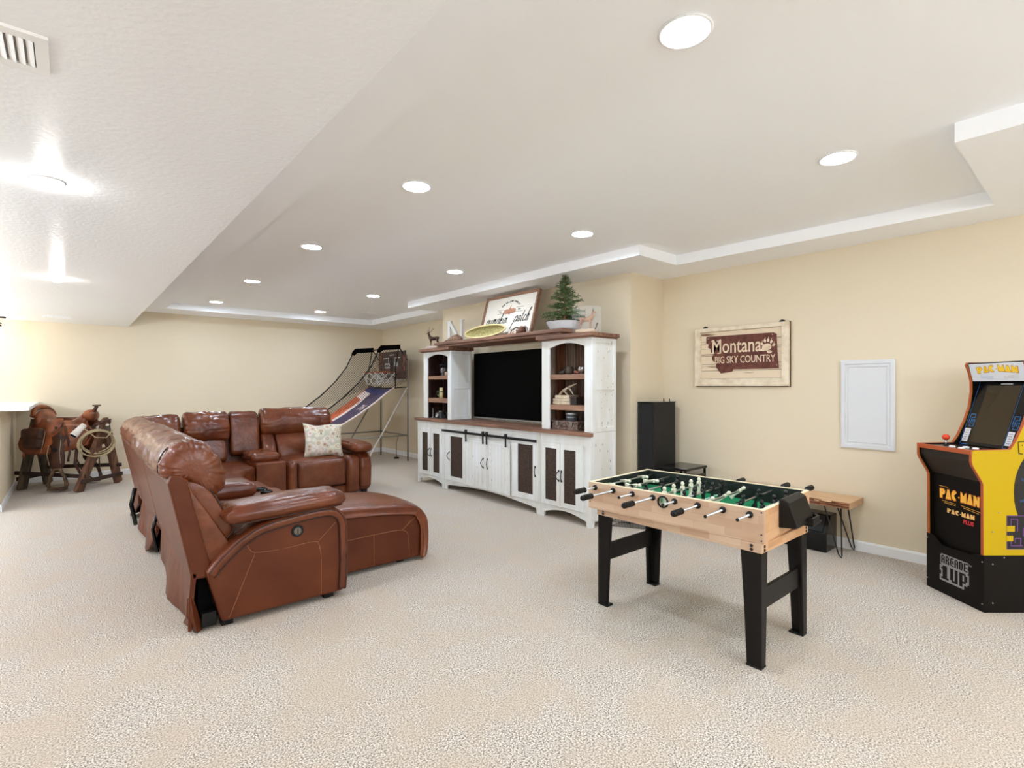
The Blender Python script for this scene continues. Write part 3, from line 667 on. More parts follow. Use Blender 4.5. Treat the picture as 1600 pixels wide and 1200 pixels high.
# hutches
def hutch(y0,y1,x0,label,op,sh,backm):
    t=thing('open_hutch',(4.08,(y0+y1)/2,.938),label,'shelf','white hutches either side of the television'); Z0,Z1=.939,1.893
    for nm,yy in (('side_panel',y0),('side_panel',y1-.018)):
        q=MB(); q.box(x0+.004,BK,yy,yy+.018,Z0 if yy>3.4 or True else 0,Z1,W_)
        sp=q.build(nm,parent=t,bevel=.002)
        if yy==y0:
            q=MB(); X0=x0+.004
            for r in ((X0,X0+.055,Z0,Z1),(BK-.035,BK,Z0,Z1),(X0+.055,BK-.035,Z1-.06,Z1),(X0+.055,BK-.035,1.36,1.44),(X0+.055,BK-.035,Z0,Z0+.05)): q.box(r[0],r[1],y0-.008,y0+.001,r[2],r[3],W_)
            q.build('panel_rail',parent=sp,bevel=.002)
    a,bb=op
    hole=[(a,Z0-.0),(bb,Z0-.0),(bb,1.80)]+[(bb-(bb-a)*i/12,1.80+.045*math.sin(PI*i/12)) for i in range(1,12)]+[(a,1.80)]
    outer=[(y0,Z0)]+[(a,Z0),(a,1.80)]+[(a+(bb-a)*i/12,1.80+.045*math.sin(PI*i/12)) for i in range(1,12)]+[(bb,1.80),(bb,Z0),(y1,Z0),(y1,Z1),(y0,Z1)]
    q=MB(); q.prism(outer,'x',x0,x0+.018,W_); q.build('face_frame',parent=t,bevel=.002)
    n=5
    for i in range(n):
        ya=y0+.02+(y1-y0-.04)*i/n; q=MB(); q.box(BK-.016,BK-.004,ya,ya+(y1-y0-.04)/n-.005,Z0,Z1,backm[i%len(backm)]); q.build('back_plank',parent=t)
    for s_ in (0,1):
        for i in range(2):
            q=MB(); xx=x0+.02+(BK-x0-.04)*i/2; yy=(y0+.019) if s_==0 else (y1-.025); q.box(xx,xx+(BK-x0-.04)/2-.004,yy,yy+.006,Z0,Z1,backm[(i+1)%len(backm)]); q.build('inner_plank',parent=t)
    for z0,z1 in sh:
        q=MB(); q.box(x0+.012,BK-.018,y0+.02,y1-.02,z0,z1,M['shelfwood']); q.build('shelf',parent=t,bevel=.002)
    q=MB(); q.box(x0-.06,BK+.02,y0-.04,y1+.04,Z1,Z1+.038,M['brownwood']); q.box(x0-.04,BK+.01,y0-.02,y1+.02,Z1-.012,Z1,M['brownwood']); q.build('cornice',parent=t,bevel=.004)
    return t
hR=hutch(3.34,4.045,3.895,'white open hutch right of the television with antler and tin',(3.433,3.93),((1.147,1.202),(1.468,1.520)),[M['plank'],M['plank3'],M['plank2']])
hL=hutch(5.865,6.57,3.925,'white open hutch left of the television with dark shelves',(5.935,6.462),((1.165,1.225),(1.492,1.540)),[M['darkplank'],M['darkplank']])
# worn paint on the big white panels
rs=random.Random(3); sp=[]
for i in range(34): sp.append((rs.uniform(3.97,4.23),3.331,rs.uniform(.97,1.86),rs.uniform(.002,.004),rs.uniform(.005,.022),'y'))
wear(hR,sp)
sp=[(rs.uniform(3.95,4.2),3.3315+.002,rs.uniform(.16,.85),rs.uniform(.002,.004),rs.uniform(.005,.03),'y') for i in range(22)]
wear(tR,sp)
wear(tC,[(FX-.0375,rs.uniform(4.56,5.4),rs.uniform(.17,.69),.002,rs.uniform(.008,.03),'x') for i in range(26)])
# bridge shelf
t=thing('bridge_shelf',(4.04,4.9,1.933),'long brown wooden bridge shelf spanning both hutches above the television','shelf')
q=MB(); q.box(3.835,BK,3.685,6.135,1.958,1.998,M['brownwood']); q.build('top_board',parent=t,bevel=.006)
q=MB(); q.box(3.860,BK,3.72,6.10,1.932,1.958,M['brownwood']); q.build('lower_board',parent=t,bevel=.004)
# television
t=thing('television',(4.33,5.06,.95),'large flat screen television with a black screen between the hutches','television')
q=MB(); q.box(4.31,4.36,4.275,5.852,.962,1.852,M['blackp']); q.build('housing',parent=t,bevel=.004)
q=MB(); q.box(4.306,4.311,4.283,5.844,.978,1.845,M['tvscreen']); q.build('screen',parent=t)
q=MB(); q.box(4.303,4.318,4.275,5.852,.950,.970,M['greysteel']); q.build('bottom_bezel',parent=t,bevel=.002)
q=MB(); q.box(4.36,BX-.001,4.9,5.2,1.25,1.55,M['iron']); q.build('wall_bracket',parent=t)
for i,y in enumerate((4.42,4.95,5.22)):
    q=MB(); q.tube([(4.34,y,.955),(4.335,y-.01,.946),(4.34,y-.02,.942)],.004,6,M['blackp']); q.build('cable',parent=t)
q=MB(); q.box(BX-.0,BX+.0,0,0,0,0) if False else None
# ================================================================ THINGS ON TOP
Z_=1.998
# letter N with serifs
t=MB(); H=.335; W=.37
def lb(u0,u1,z0,z1): t.box(4.17,4.195,6.305-u1,6.305-u0,z0,z1,W_)
t.prism([(6.30,2.0),(6.24,2.0),(6.24,2.335),(6.30,2.335)],'x',4.165,4.195,W_); t.prism([(5.975,2.0),(5.945,2.0),(5.945,2.335),(5.975,2.335)],'x',4.165,4.195,W_)
t.prism([(6.30,2.335),(6.23,2.335),(5.945,2.0),(6.0,2.0)],'x',4.163,4.192,W_)
t.prism([(6.33,2.322),(6.21,2.322),(6.21,2.337),(6.33,2.337)],'x',4.161,4.197,W_); t.prism([(6.0,2.322),(5.915,2.322),(5.915,2.337),(6.0,2.337)],'x',4.161,4.197,W_); t.prism([(6.33,1.998),(6.21,1.998),(6.21,2.012),(6.33,2.012)],'x',4.161,4.197,W_)
tag(t.build('letter_block',bevel=.002),'white wooden letter N standing on the bridge shelf','letter')
# bronze elk and pale pronghorn: one continuous body each
def quad(name, loc, scale, rotz, m, horn, hm, label, cat, neckup=.9, headdir=1):
    t=thing(name,loc,label,cat,world=False,rotz=rotz)
    q=MB(); s=scale
    body=[(-.50,.70,.02,.02),(-.47,.74,.085,.11),(-.36,.73,.12,.16),(-.15,.72,.125,.155),(.08,.71,.13,.17),(.26,.73,.125,.19),(.36,.80,.10,.18),(.43,.92,.075,.13),(.48,1.04,.06,.10),(.50,1.14,.052,.085),(.54,1.20,.05,.065),(.62,1.18,.042,.052),(.72,1.13,.028,.034),(.76,1.11,.012,.015)]
    secs=[]
    for i,(x,z,ry,rz) in enumerate(body):
        a=body[max(i-1,0)]; c=body[min(i+1,len(body)-1)]; d=Vector((c[0]-a[0],0,c[1]-a[1])).normalized(); n=Vector((-d.z,0,d.x))
        secs.append([(Vector((x,0,z))+n*rz*math.sin(2*PI*j/14)+Vector((0,ry*math.cos(2*PI*j/14),0)))*s for j in range(14)])
    q.loft(secs,m,True)
    for sx,pts,rr in ((1,[(.30,.72),(.31,.52),(.29,.38),(.30,.20),(.30,.06),(.34,.01)],[.075,.055,.034,.026,.026,.03]),(-1,[(-.36,.72),(-.33,.55),(-.42,.38),(-.46,.30),(-.42,.16),(-.42,.05),(-.38,.01)],[.11,.09,.05,.035,.028,.027,.03])):
        for sy in (-1,1):
            q.tube([Vector((x,sy*.075,z))*s for x,z in pts],[r*s for r in rr],8,m)
    for sy in (-1,1): q.tube([Vector((.50,sy*.04,1.22))*s,Vector((.47,sy*.12,1.27))*s,Vector((.45,sy*.15,1.28))*s],[.02*s,.028*s,.004*s],6,m)
    q.ell(Vector((-.51,0,.80))*s,(.05*s,.035*s,.06*s),8,6,m)
    q.build('body',parent=t)
    q=MB()
    for sy in (-1,1):
        for pts,r in horn:
            q.tube([Vector((x,sy*y,z))*s for x,y,z in pts],[r*s*(1-.75*i/(len(pts)-1)) for i in range(len(pts))],6,hm)
    q.build('antlers',parent=t); return t
elkh=[([(.52,.03,1.25),(.44,.12,1.33),(.34,.22,1.40),(.30,.27,1.55),(.34,.30,1.75)],.022),([(.50,.06,1.28),(.62,.10,1.33),(.68,.12,1.42)],.014),([(.44,.12,1.33),(.55,.17,1.40),(.58,.18,1.50)],.014),([(.34,.22,1.40),(.44,.28,1.50),(.46,.30,1.60)],.013),([(.30,.27,1.55),(.20,.30,1.62),(.17,.30,1.72)],.013)]
mb_=mat('bronze_figure',(92,64,48),.35,metal=.5,c2=(40,26,20),scale=30)
t=quad('elk_figurine',(4.02,6.44,1.972),.165,math.radians(118),mb_,elkh,mb_,'small bronze elk figurine with wide antlers on the left hutch','figurine')
q=MB(); q.rbox((.01,0,-.016),(.2,.11,.042),.018,(0,0,.004),8,mat('pale_rock',(200,180,168),.8,bump=.5,bscale=60),wr=.004,wsc=40); q.build('rock_base',parent=t)
ph=[([(.52,.03,1.23),(.50,.06,1.33),(.50,.08,1.42),(.55,.07,1.48)],.022),([(.50,.06,1.33),(.56,.07,1.37)],.012)]
t=quad('pronghorn_figurine',(4.06,3.555,1.983),.150,math.radians(-70),mat('tan_figure',(196,150,116),.5,c2=(150,104,76),scale=40),ph,M['dksad'],'tan pronghorn figurine inside a clear block on the right hutch','figurine')
q=MB(); q.rbox((0,0,-.016),(.2,.12,.034),.012,(0,0,.003),8,mat('sandy_rock',(214,186,158),.8,bump=.5,bscale=60),wr=.003,wsc=40); q.build('rock_base',parent=t)
q=MB(); q.tube([(.09,.02,-.0),(.135,-.03,.06)],.006,6,M['dksad']); q.build('twig',parent=t)
gm=mat('clear_acrylic',(250,252,252),.04,trans=0,spec=.8); gm.node_tree.nodes['Principled BSDF'].inputs['Alpha'].default_value=.05
t=thing('display_case',(4.06,3.56,1.932),'clear acrylic display case around the tan pronghorn figurine','display case')
q=MB(); q.box(3.985,4.14,3.425,3.680,1.9325,1.946,mat('acrylic_base',(226,216,206),.2)); q.build('plinth',parent=t,bevel=.002)
q=MB()
for r in ((3.985,3.988,3.425,3.680,1.9465,2.215),(4.137,4.14,3.425,3.680,1.9465,2.215),(3.988,4.137,3.425,3.428,1.9465,2.215),(3.988,4.137,3.677,3.680,1.9465,2.215),(3.985,4.14,3.425,3.680,2.215,2.218)): q.box(*r,gm)
q.build('clear_cover',parent=t)['label']='see-through acrylic cover'
# framed sign leaning at the wall
SO=Vector((4.17,4.475,2.0)); lean=math.radians(16); up=Vector((math.sin(lean),0,math.cos(lean))); al=Vector((0,-1,0))
o=Vector((4.10,5.455,2.006)); Wd=1.02; Hd=.575
T=frame(o,al,up)
t=thing('framed_sign',(4.16,4.99,1.999),'wood framed white pumpkin patch sign leaning on the wall','sign')
def P2(q): q.T=T; return q
q=P2(MB()); q.box(.02,Wd-.02,.02,Hd-.02,-.006,.004,mat('sign_white',(246,240,228),.6)); q.build('sign_board',parent=t)
q=P2(MB()); q.prism([(0,0),(Wd,0),(Wd,Hd),(0,Hd)],'z',-.018,.022,M['shelfwood'],holes=[[(.03,.03),(Wd-.03,.03),(Wd-.03,Hd-.03),(.03,Hd-.03)]]); q.build('wood_frame',parent=t,bevel=.003)
ink=mat('sign_ink',(32,30,30),.7)
q=P2(MB())
def script_text(q,txt,x,y,size,m,sh=.45,off=0,sp=1,thick=.001,z=.0045):
    V,F=textmesh(txt,size,thick,off,sh,sp); q.add([(v.x+x,v.y+y,v.z+z) for v in V],F,m)
# brush lettering for the two words, drawn as tapered strokes
def stroke(q,pts,r,m,z=.0055):
    P=spline([(a,c,0) for a,c in pts],5,False); V=[]; n=len(P)
    for i,p in enumerate(P):
        d=(P[min(i+1,n-1)]-P[max(i-1,0)]).normalized(); nn=Vector((-d.y,d.x,0)); rr=r*(.40+.75*abs(d.y))
        V+= [(p.x+nn.x*rr,p.y+nn.y*rr,z),(p.x-nn.x*rr,p.y-nn.y*rr,z)]
    q.add(V,[(2*i,2*i+2,2*i+3,2*i+1) for i in range(n-1)],m)
GL={ # strokes in a unit box: x-height 1, drawn slanted afterwards
 'p':([[(0,0),(.12,.9),(.05,.3),(-.15,-1.1)],[(.08,.6),(.35,1.0),(.55,.7),(.40,.1),(.12,.05)]],.62),
 'u':([[(0,.95),(-.02,.3),(.12,0),(.40,.35),(.45,.95)],[(.45,.95),(.42,.2),(.58,0)]],.62),
 'm':([[(0,.95),(0,0)],[(0,.5),(.25,1),(.34,.7),(.32,0)],[(.33,.5),(.58,1),(.67,.7),(.64,.1),(.76,0)]],.8),
 'k':([[(0,0),(.08,1.2),(.2,1.9),(.10,1.9),(.02,.9),(0,0)],[(.05,.5),(.35,.95),(.38,.65),(.10,.5)],[(.10,.5),(.3,.05),(.5,0)]],.55),
 'i':([[(0,.95),(0,.2),(.15,0)],[(.03,1.35),(.05,1.42)]],.24),
 'n':([[(0,.95),(0,0)],[(0,.5),(.28,1),(.38,.7),(.35,.1),(.48,0)]],.55),
 'a':([[(.42,.85),(.15,.95),(0,.45),(.10,.02),(.33,.3),(.43,.95)],[(.43,.95),(.40,.15),(.55,0)]],.6),
 't':([[(.08,1.7),(.02,.3),(.12,0),(.25,.1)],[(-.1,1.1),(.28,1.15)]],.32),
 'c':([[(.38,.8),(.2,.98),(.0,.5),(.12,.02),(.42,.15)]],.48),
 'h':([[(0,0),(.10,1.2),(.26,1.95),(.13,1.9),(.04,.9),(0,0)],[(.02,.5),(.28,1),(.36,.7),(.34,.1),(.5,0)]],.5)}
def brush(q,word,x,y,s,slant,r,gap=.12):
    cx=x
    for ch in word:
        st_s,wd=GL[ch]
        for sk in st_s: stroke(q,[(cx+a*s+slant*c*s,y+c*s) for a,c in sk],r,ink)
        stroke(q,[(cx+(wd-.14)*s,y+.03*s),(cx+(wd+.10)*s+slant*.3*s,y+.30*s)],r*.6,ink); cx+=(wd+gap)*s
    return cx
e1=brush(q,'pumpkin',.080,.185,.078,.34,.0066,.215)
e2=brush(q,'patch',.635,.185,.084,.34,.0064,.15)
for i,(ch) in enumerate('THE WILLOW FAMILY'):
    if ch==' ': continue
    a=math.radians(136-92*i/16); V,F=textmesh(ch,.032,.0008,.0012); R=Matrix.Rotation(a-PI/2,3,'Z'); cxy=(.52+.23*math.cos(a),.285+.195*math.sin(a))
    q.add([tuple(Vector((cxy[0],cxy[1],.0055))+R@v) for v in V],F,ink)
for x0,x1,y in ((.28,.40,.375),(.64,.78,.385),(.28,.78,.325),(.62,.90,.078)): q.box(x0,x1,y-.0015,y+.0015,.004,.006,ink)
script_text(q,'EST',.335,.35,.026,ink,0); script_text(q,'2004',.70,.355,.026,ink,0)
script_text(q,'HAYRIDES',.62,.052,.034,ink,0); script_text(q,'&',.36,.07,.05,ink,.2); script_text(q,'CIDER',.83,.052,.034,ink,0)
q.build('lettering',parent=t)
q=P2(MB()); pm=mat('pumpkin_print',(196,140,112),.7)
for cx_,r in ((.46,.045),(.52,.055),(.58,.045),(.43,.035),(.61,.035)): q.prism([(cx_+r*.8*math.cos(2*PI*i/16),.345+r*math.sin(2*PI*i/16)*.8) for i in range(16)],'z',.004+r*.01,.0052+r*.01,pm)
q.prism([(.515,.38),(.53,.38),(.535,.43),(.52,.425)],'z',.004,.006,pm); q.build('pumpkin_print',parent=t)
# potted little pine
t=thing('potted_pine',(4.06,3.86,1.999),'small artificial pine tree in a white enamel basin on the shelf','plant')
c=(4.06,3.86,1.999)
q=MB(); q.lathe([(.0005,.002),(.145,.002),(.165,.02),(.205,.085),(.212,.09),(.207,.094),(.196,.085),(.155,.02),(.0005,.015)],c,36,mat('white_enamel',(236,240,244),.2)); bs=q.build('enamel_basin',parent=t)
q=MB(); q.tube([(c[0]+.211*math.cos(2*PI*i/36),c[1]+.211*math.sin(2*PI*i/36),c[2]+.0915) for i in range(36)],.004,6,M['blackg'],closed=True)
for s in (-1,1): q.tube([(c[0],c[1]+s*.205,c[2]+.085),(c[0]+.02,c[1]+s*.24,c[2]+.09),(c[0]-.02,c[1]+s*.24,c[2]+.09),(c[0]-.03,c[1]+s*.205,c[2]+.085)],.004,6,M['blackg'])
q.build('black_rim',parent=bs)
q=MB(); q.lathe([(.0005,.055),(.165,.055),(.15,.02),(.0005,.02)],c,24,mat('soil',(90,64,46),.95,bump=1,bscale=80,bdist=.01)); q.build('soil',parent=bs)
q=MB(); q.tube([(c[0],c[1],c[2]+.05),(c[0]+.01,c[1]+.005,c[2]+.2),(c[0],c[1],c[2]+.45),(c[0]+.004,c[1]-.01,c[2]+.60)],[.03,.02,.009,.003],8,mat('pine_trunk',(140,98,72),.9,bump=1,bscale=50)); q.build('trunk',parent=t)
g1=mat('pine_needles',(84,112,62),.6,c2=(50,78,42),scale=30,c3=(134,156,98),scale3=20); rr=random.Random(5)
q=MB(); nd=MB()
for i in range(78):
    u=i/77; z=c[2]+.13+.46*u; L=(.255*(1-u)**1.15+.028)*rr.uniform(.65,1.15); a=i*2.399+rr.uniform(-.2,.2)
    d=Vector((math.cos(a),math.sin(a),rr.uniform(-.25,.15)+u*.7)).normalized(); p=Vector((c[0],c[1],z)); e=p+d*L+Vector((0,0,-.012))
    q.tube([p,p+d*L*.5+Vector((0,0,.008)),e],[.004,.003,.0015],4,M['dksad'])
    n=int(L/.012)
    for k in range(n):
        f=(k+1)/n; b_=p.lerp(e,f); 
        for s_ in range(5):
            th=rr.uniform(0,2*PI); sd=d.cross(Vector((0,0,1))).normalized(); uu=sd.cross(d)
            v=(d*.7+(sd*math.cos(th)+uu*math.sin(th))*.9).normalized()*rr.uniform(.024,.040); w=v.cross(Vector((rr.random()-.5,rr.random()-.5,rr.random()-.5))).normalized()*.0032
            nd.add([b_-w,b_+w,b_+v+w*.3,b_+v-w*.3],[(0,1,2,3)],g1)
q.build('branches',parent=t); nd.build('needles',parent=t)['kind']='stuff'
# woven basket lying on its side, wood burl, gourds, longhorn figure
wv=mat('woven_basket',(196,186,128),.8,c2=(158,146,92),scale=60,detail=1,bump=.8,bscale=90,bdist=.004)
t=thing('woven_basket',(4.02,5.27,1.999),'shallow oval woven basket propped on the bridge shelf','basket')
cc=Vector((3.955,5.15,2.088)); Rb=Matrix.Rotation(math.radians(-62),3,'Y')
q=MB(); secs=[]
for k in range(9):
    f=k/8; r=.30*math.sin(f*PI/2)+.001; dz=-.07*(math.cos(f*PI/2))
    secs.append([cc+Rb@Vector((r*.29*math.cos(2*PI*j/40),0,0))+Rb@Vector((0,r*1.35*math.sin(2*PI*j/40),dz)) for j in range(40)])
q.loft(secs,wv,True,caps=False); q.build('bowl',parent=t)
q=MB(); q.tube([cc+Rb@Vector((.088*math.cos(2*PI*j/48),.408*math.sin(2*PI*j/48),0)) for j in range(48)],.011,8,mat('basket_rim',(232,214,160),.7),closed=True); q.build('rim',parent=t)
for k in range(7):
    q=MB(); f=.2+.12*k; r=.30*math.sin(f*PI/2); q.tube([cc+Rb@Vector((r*.29*math.cos(2*PI*j/40),r*1.35*math.sin(2*PI*j/40),-.07*math.cos(f*PI/2)+.003)) for j in range(40)],.003,5,wv,closed=True); q.build('weave_ring',parent=t)
q=MB(); q.loft([[Vector((x+ry*math.cos(2*PI*j/12)*.6, y, z+rz*math.sin(2*PI*j/12))) for j in range(12)] for x,y,z,ry,rz in ((3.93,6.02,2.012,.01,.008),(3.94,5.95,2.022,.03,.018),(3.96,5.86,2.045,.05,.042),(3.97,5.78,2.05,.05,.05),(3.98,5.70,2.04,.03,.03),(3.98,5.66,2.03,.008,.01))],mat('burl_wood',(168,134,112),.8,c2=(110,80,62),scale=20,bump=.8,bscale=50,bdist=.005)); tag(q.build('driftwood_piece'),'rough brown driftwood piece left of the woven basket','driftwood')
wg=mat('pale_gourd',(228,206,190),.6,c2=(205,176,160),scale=12)
for nm,y,r,x,lab in (('gourd',4.715,.042,4.03,'pale pink gourd next to the woven basket'),('gourd',4.628,.034,4.04,'smaller pale gourd with dark stem, beside the cattle figure')):
    tt=thing(nm,(x,y,1.999),lab,'gourd'); q=MB(); secs=[]
    for k in range(11):
        th=PI*k/10; secs.append([Vector((x+(r*(1+.07*math.cos(8*2*PI*j/40)))*math.sin(th)*math.cos(2*PI*j/40)+.0001*j,y+(r*(1.15+.07*math.cos(8*2*PI*j/40)))*math.sin(th)*math.sin(2*PI*j/40),1.999+r*.8-r*.8*math.cos(th))) for j in range(40)])
    q.loft(secs,wg,True); q.build('flesh',parent=tt); q=MB(); q.tube([(x,y,1.999+r*1.5),(x-.008,y-.005,1.999+r*1.95)],[.010,.007],6,M['dksad']); q.build('stem',parent=tt)
t=thing('longhorn_figure',(3.97,4.46,1.999),'small brown longhorn skull figure on the bridge shelf','figurine')
q=MB(); q.loft([[Vector((x,4.46+ry*math.cos(2*PI*j/12),z+rz*math.sin(2*PI*j/12))) for j in range(12)] for x,z,ry,rz in ((4.03,2.045,.02,.02),(4.0,2.055,.045,.04),(3.96,2.05,.05,.045),(3.93,2.03,.03,.03),(3.90,2.015,.022,.018),(3.885,2.01,.006,.006))],mat('skull_brown',(140,100,80),.7,c2=(96,62,48),scale=30)); q.build('skull',parent=t)
for s,L in ((1,.2),(-1,.12)):
    q=MB(); q.tube([(3.98,4.46+s*.04,2.07),(3.97,4.46+s*L*.5,2.085),(3.965,4.46+s*L*.85,2.06),(3.96,4.46+s*L,2.012)],[.012,.010,.007,.003],8,mat('horn',(110,90,78),.5)); q.build('horn',parent=t)
# ================================================================ THINGS ON THE SHELVES
# right hutch, top shelf (z 1.52)
gl=mat('smoked_glass',(130,120,112),.1,trans=.6,ior=1.3); sv=mat('antique_silver',(150,140,132),.3,metal=.8)
t=thing('glass_bird',(4.05,3.89,1.521),'dark glass bird figure on the top shelf of the right hutch','figurine')
q=MB(); q.loft([[Vector((4.05+rx*math.cos(2*PI*j/12),y,z+rz*math.sin(2*PI*j/12))) for j in range(12)] for y,z,rx,rz in ((3.955,1.552,.004,.004),(3.93,1.548,.014,.010),(3.89,1.545,.028,.022),(3.86,1.552,.02,.02),(3.845,1.575,.012,.012),(3.835,1.582,.003,.003))],gl); q.build('body',parent=t)
q=MB(); q.tube([(4.05,3.86,1.56),(4.05,3.85,1.60),(4.05,3.83,1.615)],[.006,.005,.002],6,gl); q.build('neck',parent=t)
q=MB(); q.lathe([(.0005,0),(.028,0),(.042,.02),(.046,.05),(.036,.075),(.040,.085),(.034,.085),(.028,.07),(.0005,.06)],(4.07,3.80-.0,1.521),20,mat('dark_clay',(84,72,62),.5)); tag(q.build('small_pot'),'small dark round pot in the middle of the top right shelf','pot')
q=MB(); q.tube([(4.05,3.70,1.537),(4.03,3.68,1.548),(4.05,3.655,1.537),(4.04,3.64,1.54)],[.012,.016,.014,.006],8,mat('red_stone',(150,86,66),.5)); tag(q.build('carved_stone'),'little reddish carved piece beside the silver ball','ornament')
q=MB(); q.ell((4.03,3.585,1.567),(.046,.046,.046),22,14,sv); q.lathe([(.024,0),(.022,.008),(.0005,.008)],(4.03,3.585,1.521),14,sv); tag(q.build('silver_globe'),'round silver globe at the right of the top right shelf','ornament')
# middle shelf (z 1.203): books, antler, dark box
cr=mat('book_cream',(222,206,180),.7,c2=(205,186,156),scale=30); f0=None
for i,(w,dp,dy) in enumerate(((.25,.17,0),(.235,.165,.006),(.20,.16,-.006))):
    t=thing('book',(4.04,3.815+dy,1.2035+i*.033),['bottom cream book of the stack under the antler','middle cream book of the stack under the antler','top cream book of the stack under the antler'][i],'book','cream books stacked on the right hutch shelf',world=False,rotz=(i-1)*.04)
    q=MB(); q.box(-dp/2,dp/2,-w/2,w/2,0,.003,cr); q.box(-dp/2,dp/2,-w/2,w/2,.029,.032,cr); q.box(-dp/2,-dp/2+.003,-w/2,w/2,0,.032,cr); q.build('cover',parent=t,bevel=.0008)
    q=MB(); q.box(-dp/2+.003,dp/2-.004,-w/2+.004,w/2-.004,.003,.029,mat('pages',(236,228,208),.9,c2=(214,202,178),scale=4,stretch=(.2,.2,80))); q.build('pages',parent=t)
t=MB(); am=mat('bone_antler',(226,208,186),.55,c2=(196,170,142),scale=20)
t.tube([(4.02,3.90,1.306),(4.03,3.86,1.345),(4.03,3.80,1.375),(4.03,3.72,1.405),(4.03,3.66,1.425)],[.013,.014,.013,.010,.004],9,am); t.tube([(4.03,3.86,1.345),(4.01,3.81,1.335),(3.99,3.75,1.306)],[.012,.010,.004],8,am); t.tube([(4.03,3.78,1.38),(4.0,3.72,1.36),(3.98,3.66,1.31)],[.011,.010,.004],8,am)
tag(t.build('antler'),'pale shed antler lying across the cream books','antler')
t=thing('dark_box',(4.02,3.65,1.203),'small dark woven box beside the cream books','box'); q=MB(); q.box(3.97,4.07,3.61,3.695,1.2035,1.275,mat('dark_weave',(62,50,44),.7,c2=(30,24,20),scale=80)); q.build('body',parent=t,bevel=.004); q=MB(); q.box(3.965,4.075,3.605,3.70,1.275,1.288,M['dksad']); q.build('lid',parent=t,bevel=.003)
# bottom: trunk and tin
t=thing('decorative_trunk',(4.06,3.75,.939),'grey patterned trunk box at the bottom of the right hutch','box'); tm=mat('trunk_print',(138,118,106),.6,c2=(84,66,56),scale=60,detail=1,lo=.45,hi=.55)
q=MB(); q.box(3.95,4.17,3.575,3.945,.9392,1.03-.02,tm); q.build('body',parent=t,bevel=.005); q=MB(); q.box(3.945,4.175,3.570,3.95,1.0105,1.032,tm); q.build('lid',parent=t,bevel=.004)
for y in (3.66,3.86):
    q=MB(); q.box(3.938,3.95,y-.018,y+.018,.98,1.03,sv); q.build('latch',parent=t,bevel=.002)
q=MB(); q.tube([(3.948,3.80,.985),(3.93,3.79,.97),(3.93,3.73,.97),(3.948,3.72,.985)],.005,6,M['dksad']); q.build('handle',parent=t)
t=thing('metal_tin',(4.05,3.74,1.032),'round galvanised lidded tin standing on the patterned trunk','tin'); gv=mat('galvanised_metal',(138,146,152),.35,metal=.8,c2=(110,118,124),scale=20)
q=MB(); q.lathe([(.0005,0),(.066,0),(.068,.004),(.068,.03),(.070,.033),(.068,.036),(.068,.065),(.0005,.065)],(4.05,3.74,1.0325),30,gv); q.build('body',parent=t)
q=MB(); q.lathe([(.071,.060),(.072,.078),(.066,.086),(.02,.090),(.010,.098),(.0005,.10)],(4.05,3.74,1.0325),30,mat('bright_tin',(190,196,200),.3,metal=.8)); q.build('lid',parent=t)
# left hutch
t=thing('lantern',(4.06,6.23,1.541),'dark ornate lantern on the top shelf of the left hutch','lantern'); lm=mat('lantern_metal',(74,70,70),.35,metal=.6)
q=MB(); q.lathe([(.0005,0),(.04,0),(.044,.01),(.03,.02),(.034,.035),(.048,.06),(.05,.09),(.04,.115),(.02,.125),(.0005,.125)],(4.06,6.23,1.541),18,mat('lantern_face',(150,140,136),.4,c2=(60,54,52),scale=60)); q.build('globe',parent=t)
q=MB()
for a in (0,1,2,3): x=4.06+.055*math.cos(a*PI/2+.78); y=6.23+.055*math.sin(a*PI/2+.78); q.tube([(x,y,1.541),(x,y,1.70)],.004,6,lm)
q.lathe([(.07,.155),(.06,.165),(.03,.185),(.015,.19),(.0005,.2)],(4.06,6.23,1.541),14,lm); q.lathe([(.07,0),(.07,.006),(.0005,.006)],(4.06,6.23,1.5412),14,lm); q.build('cage',parent=t)
q=MB(); q.rbox((4.02,6.075,1.571),(.07,.06,.05),.015,(0,0,0),6,mat('pink_stone',(190,156,140),.7),wr=.003,wsc=40); tag(q.build('stone'),'small pinkish stone right of the dark lantern','stone')
t=thing('green_mug',(4.06,6.30,1.226),'tall green glazed jug on the middle shelf of the left hutch','jug'); gg=mat('green_glaze',(150,160,120),.25,c2=(90,116,70),scale=20)
q=MB(); q.lathe([(.0005,0),(.034,0),(.038,.02),(.036,.09),(.03,.125),(.034,.15),(.028,.15),(.026,.12),(.0005,.05)],(4.06,6.30,1.226),20,gg); q.build('body',parent=t)
q=MB(); q.tube([(4.05,6.335,1.33),(4.03,6.365,1.32),(4.03,6.365,1.27),(4.05,6.335,1.25)],.006,6,gg); q.build('handle',parent=t)
t=thing('pillar_candle',(4.0,6.20,1.226),'slim cream candle beside the green jug','candle'); q=MB(); q.lathe([(.0005,0),(.022,0),(.022,.13),(.016,.15),(.0005,.15)],(4.0,6.20,1.226),16,mat('cream_wax',(232,210,160),.5)); q.build('wax',parent=t); q=MB(); q.lathe([(.0225,.085),(.0225,.10),(.0005,.10)],(4.0,6.20,1.226),16,M['oldwood2']); q.build('band',parent=t)
q=MB(); q.tube([(4.03,6.47,1.232),(4.02,6.43,1.236),(4.03,6.38,1.232)],.005,6,M['dksad']); tag(q.build('twig'),'thin dark twig lying left of the green jug','twig')
q=MB(); q.lathe([(.0005,0),(.03,0),(.03,.006),(.008,.012),(.006,.08),(.012,.09),(.006,.10),(.007,.14),(.0005,.145)],(4.0,6.43,.939),14,mat('pewter',(150,150,150),.3,metal=.7)); tag(q.build('candlestick'),'thin pewter candlestick at the bottom of the left hutch','candlestick')
